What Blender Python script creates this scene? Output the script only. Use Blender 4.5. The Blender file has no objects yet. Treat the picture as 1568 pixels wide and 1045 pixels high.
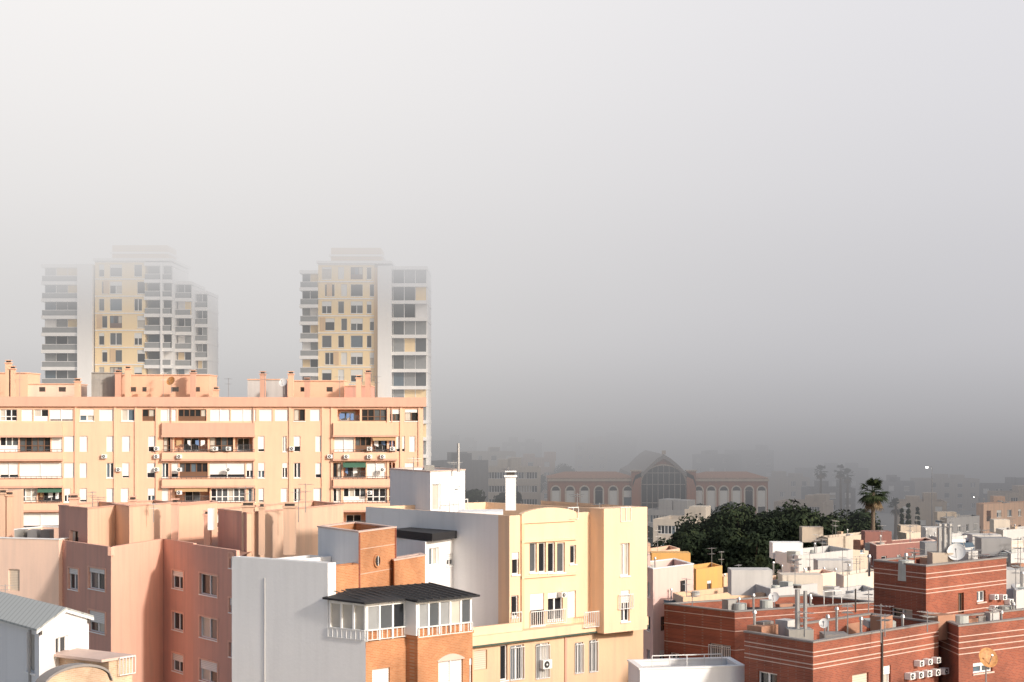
import bpy, math, random
from mathutils import Vector
R=random.Random(11)
FPX=2600.0; HZ=640.0; CX=784.0; CAMH=28.0
def wx(u,d): return (u-CX)*d/FPX
def wz(v,d): return CAMH+(HZ-v)*d/FPX
scene=bpy.context.scene
# ------------------------------------------------ materials
M={}
def newmat(name):
    m=bpy.data.materials.new(name); m.use_nodes=True
    nt=m.node_tree; b=nt.nodes['Principled BSDF']
    M[name]=m
    return m,nt,b
def plaster(name,col,var=0.10,rough=0.85,stain=0.32,scale=1.0):
    m,nt,b=newmat(name); N=nt.nodes; L=nt.links
    geo=N.new('ShaderNodeNewGeometry')
    n1=N.new('ShaderNodeTexNoise'); n1.inputs['Scale'].default_value=0.35*scale; n1.inputs['Detail'].default_value=6; n1.inputs['Roughness'].default_value=.65
    L.new(geo.outputs['Position'],n1.inputs['Vector'])
    mp=N.new('ShaderNodeMapping'); mp.inputs['Scale'].default_value=(1.6,1.6,0.12)
    L.new(geo.outputs['Position'],mp.inputs['Vector'])
    n2=N.new('ShaderNodeTexNoise'); n2.inputs['Scale'].default_value=1.3*scale; n2.inputs['Detail'].default_value=5
    L.new(mp.outputs['Vector'],n2.inputs['Vector'])
    r2=N.new('ShaderNodeMapRange'); r2.inputs['From Min'].default_value=.45; r2.inputs['From Max'].default_value=.8
    r2.inputs['To Min'].default_value=0; r2.inputs['To Max'].default_value=stain
    L.new(n2.outputs['Fac'],r2.inputs['Value'])
    mix=N.new('ShaderNodeMix'); mix.data_type='RGBA'
    mix.inputs['A'].default_value=tuple(c*(1-var) for c in col)+(1,)
    mix.inputs['B'].default_value=tuple(min(1,c*(1+var)) for c in col)+(1,)
    L.new(n1.outputs['Fac'],mix.inputs['Factor'])
    mix2=N.new('ShaderNodeMix'); mix2.data_type='RGBA'
    g=sum(col)/3*0.5
    mix2.inputs['B'].default_value=(col[0]*.4+g*.5,col[1]*.4+g*.5,col[2]*.4+g*.5,1)
    L.new(mix.outputs['Result'],mix2.inputs['A']); L.new(r2.outputs['Result'],mix2.inputs['Factor'])
    L.new(mix2.outputs['Result'],b.inputs['Base Color'])
    b.inputs['Roughness'].default_value=rough
    bm=N.new('ShaderNodeBump'); bm.inputs['Strength'].default_value=.25; bm.inputs['Distance'].default_value=.03
    n3=N.new('ShaderNodeTexNoise'); n3.inputs['Scale'].default_value=6; n3.inputs['Detail'].default_value=4
    L.new(geo.outputs['Position'],n3.inputs['Vector']); L.new(n3.outputs['Fac'],bm.inputs['Height']); L.new(bm.outputs['Normal'],b.inputs['Normal'])
def brick(name,c1,c2,mortar):
    m,nt,b=newmat(name); N=nt.nodes; L=nt.links
    geo=N.new('ShaderNodeNewGeometry'); sp=N.new('ShaderNodeSeparateXYZ'); L.new(geo.outputs['Position'],sp.inputs[0])
    a=N.new('ShaderNodeMath'); a.operation='ADD'; L.new(sp.outputs[0],a.inputs[0]); L.new(sp.outputs[1],a.inputs[1])
    cb=N.new('ShaderNodeCombineXYZ'); L.new(a.outputs[0],cb.inputs[0]); L.new(sp.outputs[2],cb.inputs[1])
    bt=N.new('ShaderNodeTexBrick'); bt.inputs['Scale'].default_value=1.0
    bt.inputs['Brick Width'].default_value=.3; bt.inputs['Row Height'].default_value=.085; bt.inputs['Mortar Size'].default_value=.008
    bt.inputs['Color1'].default_value=c1+(1,); bt.inputs['Color2'].default_value=c2+(1,); bt.inputs['Mortar'].default_value=mortar+(1,)
    L.new(cb.outputs[0],bt.inputs['Vector'])
    n1=N.new('ShaderNodeTexNoise'); n1.inputs['Scale'].default_value=.5; n1.inputs['Detail'].default_value=6
    L.new(geo.outputs['Position'],n1.inputs['Vector'])
    mr=N.new('ShaderNodeMapRange'); mr.inputs['From Min'].default_value=.3; mr.inputs['From Max'].default_value=.7; mr.inputs['To Min'].default_value=.7; mr.inputs['To Max'].default_value=1.2
    L.new(n1.outputs['Fac'],mr.inputs['Value'])
    mul=N.new('ShaderNodeVectorMath'); mul.operation='SCALE'; L.new(bt.outputs['Color'],mul.inputs[0]); L.new(mr.outputs['Result'],mul.inputs['Scale'])
    L.new(mul.outputs[0],b.inputs['Base Color']); b.inputs['Roughness'].default_value=.85
def simple(name,col,rough=.6,metal=0,var=.15,scale=2.0,spec=None):
    m,nt,b=newmat(name); N=nt.nodes; L=nt.links
    geo=N.new('ShaderNodeNewGeometry'); n1=N.new('ShaderNodeTexNoise'); n1.inputs['Scale'].default_value=scale; n1.inputs['Detail'].default_value=4
    L.new(geo.outputs['Position'],n1.inputs['Vector'])
    mix=N.new('ShaderNodeMix'); mix.data_type='RGBA'
    mix.inputs['A'].default_value=tuple(c*(1-var) for c in col)+(1,); mix.inputs['B'].default_value=tuple(min(1,c*(1+var)) for c in col)+(1,)
    L.new(n1.outputs['Fac'],mix.inputs['Factor']); L.new(mix.outputs['Result'],b.inputs['Base Color'])
    b.inputs['Roughness'].default_value=rough; b.inputs['Metallic'].default_value=metal
    if spec is not None: b.inputs['Specular IOR Level'].default_value=spec
def slats(name,col,period=.12,axis=2,dark=.7):
    m,nt,b=newmat(name); N=nt.nodes; L=nt.links
    geo=N.new('ShaderNodeNewGeometry'); sp=N.new('ShaderNodeSeparateXYZ'); L.new(geo.outputs['Position'],sp.inputs[0])
    f=N.new('ShaderNodeMath'); f.operation='DIVIDE'; f.inputs[1].default_value=period; L.new(sp.outputs[axis],f.inputs[0])
    fr=N.new('ShaderNodeMath'); fr.operation='FRACT'; L.new(f.outputs[0],fr.inputs[0])
    gt=N.new('ShaderNodeMath'); gt.operation='GREATER_THAN'; gt.inputs[1].default_value=.78; L.new(fr.outputs[0],gt.inputs[0])
    mix=N.new('ShaderNodeMix'); mix.data_type='RGBA'; mix.inputs['A'].default_value=col+(1,); mix.inputs['B'].default_value=tuple(c*dark for c in col)+(1,)
    L.new(gt.outputs[0],mix.inputs['Factor']); L.new(mix.outputs['Result'],b.inputs['Base Color']); b.inputs['Roughness'].default_value=.55
plaster('orange_plaster',(.74,.45,.315)); plaster('salmon_band',(.59,.345,.26))
plaster('pink_plaster',(.60,.33,.265),stain=.4); plaster('coral_plaster',(.73,.43,.325),stain=.45); plaster('peach_plaster',(.78,.56,.45))
plaster('tan_plaster',(.64,.43,.31),stain=.6)
plaster('yellow_plaster',(.79,.555,.375),stain=.4); plaster('ochre_plaster',(.60,.34,.11)); plaster('gold_plaster',(.68,.46,.30),stain=.5)
plaster('white_plaster',(.77,.77,.78),var=.05,stain=.22); plaster('cream_plaster',(.62,.55,.47),var=.08,stain=.4); plaster('dull_white_plaster',(.50,.49,.485),var=.12,stain=.5)
plaster('pale_pink',(.64,.46,.42)); plaster('beige_plaster',(.50,.42,.34)); plaster('grey_plaster',(.26,.26,.27),stain=.4)
plaster('tower_cream',(.88,.68,.40),var=.05,stain=.1); plaster('tower_white',(.82,.81,.81),var=.04,stain=.1); plaster('tower_tan',(.68,.47,.27),var=.05)
plaster('maroon_plaster',(.24,.11,.095)); plaster('station_brick',(.36,.16,.10)); plaster('roof_gravel',(.38,.33,.30),var=.3,stain=.5,scale=3)
plaster('roof_red',(.34,.18,.13),var=.25,stain=.5,scale=3); plaster('concrete',(.34,.33,.31),var=.3,stain=.6,scale=2)
brick('red_brick',(.30,.08,.042),(.21,.055,.032),(.27,.14,.10)); brick('orange_brick',(.48,.21,.095),(.40,.16,.065),(.42,.28,.18)); brick('pale_brick',(.60,.42,.29),(.52,.34,.22),(.6,.5,.4))
simple('stripe',(.58,.43,.37)); simple('stone_grey',(.24,.22,.21)); simple('frame_white',(.78,.78,.78),.4,var=.05); simple('frame_dark',(.06,.05,.045),.5)
simple('frame_brown',(.14,.07,.04),.5); simple('metal_grey',(.35,.35,.36),.4,.6); simple('rail_dark',(.07,.07,.08),.5); simple('rail_white',(.65,.65,.65),.5)
simple('glass_dark',(.02,.023,.028),.08); simple('glass_mid',(.09,.10,.11),.12); simple('glass_blue',(.10,.14,.18),.1); simple('curtain',(.48,.45,.40),.3)
simple('glass_pale',(.28,.29,.30),.15)
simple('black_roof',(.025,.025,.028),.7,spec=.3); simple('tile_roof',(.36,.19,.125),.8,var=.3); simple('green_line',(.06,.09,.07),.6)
simple('fibre_roof',(.42,.44,.42),.7,var=.2); simple('dish_white',(.7,.7,.7),.4); simple('dish_rust',(.42,.20,.07),.6,var=.75,scale=7); simple('fan_black',(.04,.04,.04),.5)
simple('awning_green',(.05,.13,.09),.8); simple('awning_tan',(.42,.28,.15),.8); simple('cloth_blue',(.12,.2,.38),.9); simple('cloth_red',(.42,.09,.08),.9); simple('cloth_white',(.7,.7,.72),.9)
slats('shutter',(.74,.74,.73)); slats('shutter_tan',(.62,.52,.42)); slats('corrugated_grey',(.40,.42,.41),.3,0,.7)
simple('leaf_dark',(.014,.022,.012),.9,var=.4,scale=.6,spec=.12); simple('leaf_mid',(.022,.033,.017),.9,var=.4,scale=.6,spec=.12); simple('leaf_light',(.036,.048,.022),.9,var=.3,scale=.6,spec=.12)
simple('bark',(.12,.09,.065),.9,var=.4); simple('dead_frond',(.17,.12,.07),.8,var=.3)
m,nt,b=newmat('lamp_lit'); b.inputs['Emission Color'].default_value=(1,.95,.85,1); b.inputs['Emission Strength'].default_value=40
# ------------------------------------------------ builder
class Thing:
    def __init__(s,name): s.name=name; s.p={}
    def add(s,part,mat,pts,faces):
        k=(part,mat); V,F=s.p.setdefault(k,([],[])); o=len(V)
        V.extend([tuple(p) for p in pts]); F.extend([tuple(i+o for i in f) for f in faces])
    def quad(s,part,mat,a,b,c,d): s.add(part,mat,[a,b,c,d],[(0,1,2,3)])
    def hexa(s,part,mat,lo,hi):
        n=len(lo); pts=list(lo)+list(hi)
        fs=[tuple(range(n-1,-1,-1)),tuple(range(n,2*n))]+[(i,(i+1)%n,n+(i+1)%n,n+i) for i in range(n)]
        s.add(part,mat,pts,fs)
    def cyl(s,part,mat,p0,p1,r0,r1=None,seg=8,cap=True):
        if r1 is None: r1=r0
        p0=Vector(p0); p1=Vector(p1); d=(p1-p0).normalized(); x=d.orthogonal().normalized(); y=d.cross(x)
        lo=[p0+(x*math.cos(2*math.pi*i/seg)+y*math.sin(2*math.pi*i/seg))*r0 for i in range(seg)]
        hi=[p1+(x*math.cos(2*math.pi*i/seg)+y*math.sin(2*math.pi*i/seg))*r1 for i in range(seg)]
        s.hexa(part,mat,lo,hi)
    def xbox(s,part,mat,u0,u1,v0,v1,d,dep):
        x0,x1=wx(u0,d),wx(u1,d); z1,z0=wz(v0,d),wz(v1,d)
        s.box(part,mat,x0,x1,d,d+dep,z0,z1)
    def box(s,part,mat,x0,x1,y0,y1,z0,z1):
        s.hexa(part,mat,[(x0,y0,z0),(x1,y0,z0),(x1,y1,z0),(x0,y1,z0)],[(x0,y0,z1),(x1,y0,z1),(x1,y1,z1),(x0,y1,z1)])
    def done(s):
        allv=[v for V,F in s.p.values() for v in V]
        cx=sum(v[0] for v in allv)/len(allv); cy=sum(v[1] for v in allv)/len(allv); cz=min(v[2] for v in allv)
        e=bpy.data.objects.new(s.name,None); e.location=(cx,cy,cz); e.empty_display_size=.5
        scene.collection.objects.link(e)
        for (part,mat),(V,F) in s.p.items():
            me=bpy.data.meshes.new(part+'_'+mat); me.from_pydata([(v[0]-cx,v[1]-cy,v[2]-cz) for v in V],[],F); me.materials.append(M[mat]); me.update()
            o=bpy.data.objects.new(part+'_'+mat,me); o.parent=e; scene.collection.objects.link(o)
        return e
class Fc:
    """a wall line seen from the front: left end, right end, w = depth behind the wall"""
    def __init__(s,u0,d0,u1,d1):
        s.P=Vector((wx(u0,d0),d0)); Q=Vector((wx(u1,d1),d1)); s.L=(Q-s.P).length; s.a=(Q-s.P)/s.L; s.n=Vector((s.a.y,-s.a.x))
    def t(s,u):
        k=(u-CX)/FPX; return (k*s.P.y-s.P.x)/(s.a.x-k*s.a.y)
    def z(s,v,t): return wz(v,s.P.y+s.a.y*t)
    def p(s,t,w,z):
        q=s.P+s.a*t-s.n*w; return (q.x,q.y,z)
    def xy(s,t,w=0): 
        q=s.P+s.a*t-s.n*w; return (q.x,q.y)
    def op(s,u0,v0,u1,v1,k='w'):
        a,b=s.t(u0),s.t(u1); m=(a+b)/2; return (a,b,s.z(v1,m),s.z(v0,m),k)
def fbox(T,part,mat,F,t0,t1,w0,w1,z0,z1):
    T.hexa(part,mat,[F.p(t0,w0,z0),F.p(t1,w0,z0),F.p(t1,w1,z0),F.p(t0,w1,z0)],[F.p(t0,w0,z1),F.p(t1,w0,z1),F.p(t1,w1,z1),F.p(t0,w1,z1)])
def rail(T,F,t0,t1,w,z0,z1,mat='rail_dark',sp=.16,r=.018):
    fbox(T,'railing',mat,F,t0,t1,w-.025,w+.025,z1-.05,z1); fbox(T,'railing',mat,F,t0,t1,w-.02,w+.02,z0,z0+.04)
    n=max(1,int((t1-t0)/sp))
    for i in range(n+1):
        t=t0+(t1-t0)*i/n; fbox(T,'railing',mat,F,t-r,t+r,w-r,w+r,z0+.04,z1-.05)
GL=['glass_dark']*6+['glass_mid']*3+['curtain']*2+['glass_blue']
def window(T,F,a,b,z0,z1,k,wall,w=0):
    frame='frame_white'
    if k.isupper(): frame='frame_brown'; 
    kk=k.lower(); dp={'l':1.5,'s':.12,'h':.12}.get(kk,.22)
    T.quad('reveals',wall,F.p(a,w,z0),F.p(a,w+dp,z0),F.p(a,w+dp,z1),F.p(a,w,z1))
    T.quad('reveals',wall,F.p(b,w,z0),F.p(b,w+dp,z0),F.p(b,w+dp,z1),F.p(b,w,z1))
    T.quad('reveals',wall,F.p(a,w,z1),F.p(b,w,z1),F.p(b,w+dp,z1),F.p(a,w+dp,z1))
    T.quad('reveals',wall,F.p(a,w,z0),F.p(b,w,z0),F.p(b,w+dp,z0),F.p(a,w+dp,z0))
    if kk in 'sh':
        T.quad('shutters','shutter' if kk=='s' else 'shutter_tan',F.p(a,w+dp-.01,z0),F.p(b,w+dp-.01,z0),F.p(b,w+dp-.01,z1),F.p(a,w+dp-.01,z1))
        if b-a>1.6:
            m=(a+b)/2; fbox(T,'frames',frame,F,m-.04,m+.04,w+.03,w+dp-.02,z0,z1)
        if R.random()<.35 and z1-z0>.8:
            q=R.uniform(.12,.35); T.quad('glass','glass_dark',F.p(a+.05,w+dp-.015,z0+.04),F.p(b-.05,w+dp-.015,z0+.04),F.p(b-.05,w+dp-.015,z0+(z1-z0)*q),F.p(a+.05,w+dp-.015,z0+(z1-z0)*q))
        return
    if kk=='l':
        T.quad('loggia_wall',wall,F.p(a,w+dp,z0),F.p(b,w+dp,z0),F.p(b,w+dp,z1),F.p(a,w+dp,z1))
        n=max(1,int((b-a)/2.2))
        for i in range(n):
            c=a+(b-a)*(i+.5)/n; hw=min(.8,(b-a)/n*.36)
            fbox(T,'frames',frame,F,c-hw,c+hw,w+dp-.1,w+dp-.02,z0+.05,z1-.25)
            T.quad('glass',R.choice(GL[:9]),F.p(c-hw+.06,w+dp-.11,z0+.1),F.p(c-.03,w+dp-.11,z0+.1),F.p(c-.03,w+dp-.11,z1-.3),F.p(c-hw+.06,w+dp-.11,z1-.3))
            T.quad('glass',R.choice(GL),F.p(c+.03,w+dp-.11,z0+.1),F.p(c+hw-.06,w+dp-.11,z0+.1),F.p(c+hw-.06,w+dp-.11,z1-.3),F.p(c+.03,w+dp-.11,z1-.3))
        rail(T,F,a,b,w+.08,z0+.02,z0+min(.95,(z1-z0)*.45))
        if R.random()<.45:
            t=a+.2
            while t<b-.6:
                q=R.uniform(.25,.55); T.quad('laundry',R.choice(['cloth_blue','cloth_red','cloth_white','cloth_white','awning_tan']),F.p(t,w+.03,z1-.5-R.uniform(.3,.7)),F.p(t+q,w+.04,z1-.5-R.uniform(.3,.7)),F.p(t+q,w+.03,z1-.45),F.p(t,w+.03,z1-.45)); t+=q+R.uniform(.05,.6)
        return
    pan=2 if kk in 'wb' else max(2,int(round((b-a)/.62)))
    if kk=='n': pan=1
    fw=.055
    for i in range(pan):
        p0=a+(b-a)*i/pan; p1=a+(b-a)*(i+1)/pan
        T.quad('glass',R.choice(GL),F.p(p0,w+dp-.02,z0),F.p(p1,w+dp-.02,z0),F.p(p1,w+dp-.02,z1),F.p(p0,w+dp-.02,z1))
    for i in range(pan+1):
        c=a+(b-a)*i/pan; lo=max(a,c-fw); hi=min(b,c+fw)
        fbox(T,'frames',frame,F,lo,hi,w+dp-.09,w+dp-.03,z0,z1)
    fbox(T,'frames',frame,F,a,b,w+dp-.095,w+dp-.035,z0,z0+.07); fbox(T,'frames',frame,F,a,b,w+dp-.095,w+dp-.035,z1-.07,z1)
    if kk=='g' :
        zm=z0+(z1-z0)*.38; fbox(T,'frames',frame,F,a,b,w+dp-.1,w+dp-.04,zm-.04,zm+.04)
        if R.random()<.5: fbox(T,'panels',frame,F,a+.02,b-.02,w+dp-.085,w+dp-.06,z0+.07,zm-.04)
    if kk=='w' or kk=='n':
        if R.random()<.45:
            q=R.uniform(.15,.55); fbox(T,'shutters','shutter',F,a+.02,b-.02,w+.06,w+.11,z1-(z1-z0)*q,z1-.002)
        fbox(T,'sills','frame_white' if wall!='red_brick' else 'stripe',F,a-.06,b+.06,w-.07,w-.003,z0-.08,z0-.003)
    if kk=='b': rail(T,F,a,b,w-.06,z0+.02,z0+(z1-z0)*.95,'rail_white',.14,.015)
def facade(T,F,z0,z1,ops,wall,t0=0,t1=None,w=0):
    if t1 is None: t1=F.L
    o2=[]
    for a,b,za,zb,k in ops:
        a=max(a,t0+.02); b=min(b,t1-.02); za=max(za,z0+.02); zb=min(zb,z1-.02)
        if b-a>.1 and zb-za>.1: o2.append((a,b,za,zb,k))
    ops=o2
    zs=sorted(set([z0,z1]+[o[2] for o in ops]+[o[3] for o in ops]))
    for i in range(len(zs)-1):
        zc=(zs[i]+zs[i+1])/2
        if zs[i+1]-zs[i]<1e-5: continue
        iv=sorted((o[0],o[1]) for o in ops if o[2]<zc<o[3]); c=t0
        for a,b in iv+[(t1,t1)]:
            if a>c+1e-5: T.quad('walls',wall,F.p(c,w,zs[i]),F.p(a,w,zs[i]),F.p(a,w,zs[i+1]),F.p(c,w,zs[i+1]))
            c=max(c,b)
    for o in ops: window(T,F,o[0],o[1],o[2],o[3],o[4],wall,w)
def inset(poly,th):
    c=Vector((sum(p[0] for p in poly)/len(poly),sum(p[1] for p in poly)/len(poly))); n=len(poly); ls=[]
    for i in range(n):
        a=Vector(poly[i][:2]); b=Vector(poly[(i+1)%n][:2]); d=(b-a).normalized(); nn=Vector((-d.y,d.x))
        if (c-a).dot(nn)<0: nn=-nn
        ls.append((a+nn*th,d))
    out=[]
    for i in range(n):
        p,d=ls[i-1]; q,e=ls[i]; cr=d.x*e.y-d.y*e.x
        t=((q-p).x*e.y-(q-p).y*e.x)/cr; r=p+d*t; out.append((r.x,r.y))
    return out
def block(T,poly,z0,z1,wall,roof='roof_gravel',par=.9,th=.22,skip=(),cop=None):
    n=len(poly)
    for i in range(n):
        if i in skip: continue
        a=poly[i]; b=poly[(i+1)%n]; T.quad('walls',wall,(a[0],a[1],z0),(b[0],b[1],z0),(b[0],b[1],z1),(a[0],a[1],z1))
    q=inset(poly,th); zr=z1-par
    for i in range(n):
        a,b=q[i],q[(i+1)%n]; T.quad('parapet_inside',wall,(a[0],a[1],zr),(b[0],b[1],zr),(b[0],b[1],z1),(a[0],a[1],z1))
        c,d=poly[i],poly[(i+1)%n]; T.quad('parapet_top',wall,(c[0],c[1],z1),(d[0],d[1],z1),(b[0],b[1],z1),(a[0],a[1],z1))
    T.add('roof',roof,[(p[0],p[1],zr) for p in q],[tuple(range(n))])
    if cop:
        o=inset(poly,-.05); k=inset(poly,th+.04)
        for i in range(n):
            j=(i+1)%n
            T.hexa('coping',cop,[o[i]+(z1+.003,),o[j]+(z1+.003,),k[j]+(z1+.003,),k[i]+(z1+.003,)],[o[i]+(z1+.08,),o[j]+(z1+.08,),k[j]+(z1+.08,),k[i]+(z1+.08,)])
def bldg1(T,F,D,z0,z1,ops,wall,**k):
    facade(T,F,z0,z1,ops,wall)
    block(T,[F.xy(0),F.xy(F.L),F.xy(F.L,D),F.xy(0,D)],z0,z1,wall,skip=(0,),**k)
def bldg2(T,u0,d0,uc,dc,u1,d1,z0,z1,opsL,opsR,wallL,wallR=None,**k):
    A=Fc(u0,d0,uc,dc); B=Fc(uc,dc,u1,d1); wallR=wallR or wallL
    if callable(opsL): opsL=opsL(A)
    if callable(opsR): opsR=opsR(B)
    facade(T,A,z0,z1,opsL,wallL); facade(T,B,z0,z1,opsR,wallR)
    p0=A.xy(0); pc=B.xy(0); p1=B.xy(B.L); far=(p0[0]+p1[0]-pc[0],p0[1]+p1[1]-pc[1])
    block(T,[p0,pc,p1,far],z0,z1,wallR,skip=(0,1),**k)
    return A,B
def auto(z1,floors=3,sp=2.8,ww=1.1,wh=1.3,first=1.9,kinds='wwsnb',prob=.9,fl=3.0):
    def f(F):
        n=max(1,int(F.L/sp)); o=[]
        for i in range(n):
            c=F.L*(i+.5)/n
            for j in range(floors):
                if R.random()<prob:
                    zt=z1-first+.6-j*fl; k=R.choice(kinds); h=wh if k!='l' else 2.0
                    w2=ww*R.uniform(.7,1.25)
                    o.append((c-w2/2,c+w2/2,zt-h,zt,k))
        return o
    return f
def ac(T,F,t,w,z,s=1):
    fbox(T,'ac_unit','frame_white',F,t-.4*s,t+.4*s,w-.38,w-.03,z,z+.58*s)
    p=Vector(F.p(t-.08*s,w-.38,z+.29*s)); nn=Vector((F.n.x,F.n.y,0))
    T.cyl('ac_fan','fan_black',p,p+nn*.025,.23*s,seg=14); T.cyl('ac_hub','frame_white',p+nn*.026,p+nn*.04,.07*s,seg=8)
def antenna(x,y,z,h,rot=0.3):
    T=Thing('tv_antenna'); T.cyl('mast','metal_grey',(x,y,z),(x,y,z+h),.03,.022,6)
    c,s=math.cos(rot),math.sin(rot)
    for zz,ln in ((z+h-.1,.9),(z+h*.72,.6)):
        T.cyl('boom','metal_grey',(x-c*ln*.6,y-s*ln*.6,zz),(x+c*ln*.6,y+s*ln*.6,zz),.016,seg=5)
        for i in range(7):
            q=-ln*.6+ln*1.2*i/6; l=.32-.02*i
            T.cyl('element','metal_grey',(x+c*q+s*l,y+s*q-c*l,zz),(x+c*q-s*l,y+s*q+c*l,zz),.011,seg=4)
    T.done()
def antenna_uv(u,v0,v1,d,rot=.3): antenna(wx(u,d),d,wz(v1,d),wz(v0,d)-wz(v1,d),rot)
def dish(u,v,d,r,mat='dish_white',az=-.4,foot=1.2):
    T=Thing('satellite_dish'); c=Vector((wx(u,d),d,wz(v,d))); n=Vector((math.sin(az),-math.cos(az),.45)).normalized(); x=n.orthogonal().normalized(); y=n.cross(x)
    pts=[c-n*.0]; fs=[]; S=18
    for j,(rr,dd) in enumerate(((.4,.03),(.75,.10),(1,.2))):
        for i in range(S): pts.append(c+(x*math.cos(2*math.pi*i/S)+y*math.sin(2*math.pi*i/S))*r*rr+n*dd*r)
    for i in range(S):
        fs.append((0,1+i,1+(i+1)%S))
        for j in range(2): fs.append((1+j*S+i,1+(j+1)*S+i,1+(j+1)*S+(i+1)%S,1+j*S+(i+1)%S))
    T.add('reflector',mat,pts,fs); low=c+n*.2*r-Vector((0,0,r*.9))
    T.cyl('arm','metal_grey',low,c+n*r*.9,.02,seg=5); T.cyl('feed_horn','metal_grey',c+n*r*.85,c+n*r*1.02,.05,seg=8)
    T.cyl('mast','metal_grey',c-n*.06,c-n*.18,.05,seg=6); q=c-n*.15; T.cyl('mast','metal_grey',(q.x,q.y,q.z+.05),(q.x,q.y,q.z-foot),.035,seg=6)
    T.done()
def chimney(T,u0,u1,v0,v1,d,mat,dep=.6):
    T.xbox('chimney',mat,u0,u1,v0,v1,d,dep)
    x0,x1=wx(u0,d),wx(u1,d); z=wz(v0,d)
    T.box('chimney_cap',mat,x0-.08,x1+.08,d-.08,d+dep+.08,z+.003,z+.12)
    T.box('chimney_vent','frame_dark',x0+.08,x1-.08,d+.08,d+dep-.08,z+.123,z+.3); T.box('chimney_lid',mat,x0-.03,x1+.03,d-.03,d+dep+.03,z+.303,z+.38)

# ------------------------------------------------ ground
def ground():
    me=bpy.data.meshes.new('ground'); s=4000
    me.from_pydata([(-s,-400,0),(s,-400,0),(s,2*s,0),(-s,2*s,0)],[],[(0,1,2,3)])
    o=bpy.data.objects.new('ground',me); scene.collection.objects.link(o); me.materials.append(M['concrete'])
    me=bpy.data.meshes.new('road'); me.from_pydata([(30,100,.004),(38,100,.004),(70,420,.004),(58,420,.004)],[],[(0,1,2,3)])
    simple('asphalt',(.05,.05,.052),.9); me.materials.append(M['asphalt']); o=bpy.data.objects.new('road',me); scene.collection.objects.link(o)
ground()
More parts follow.
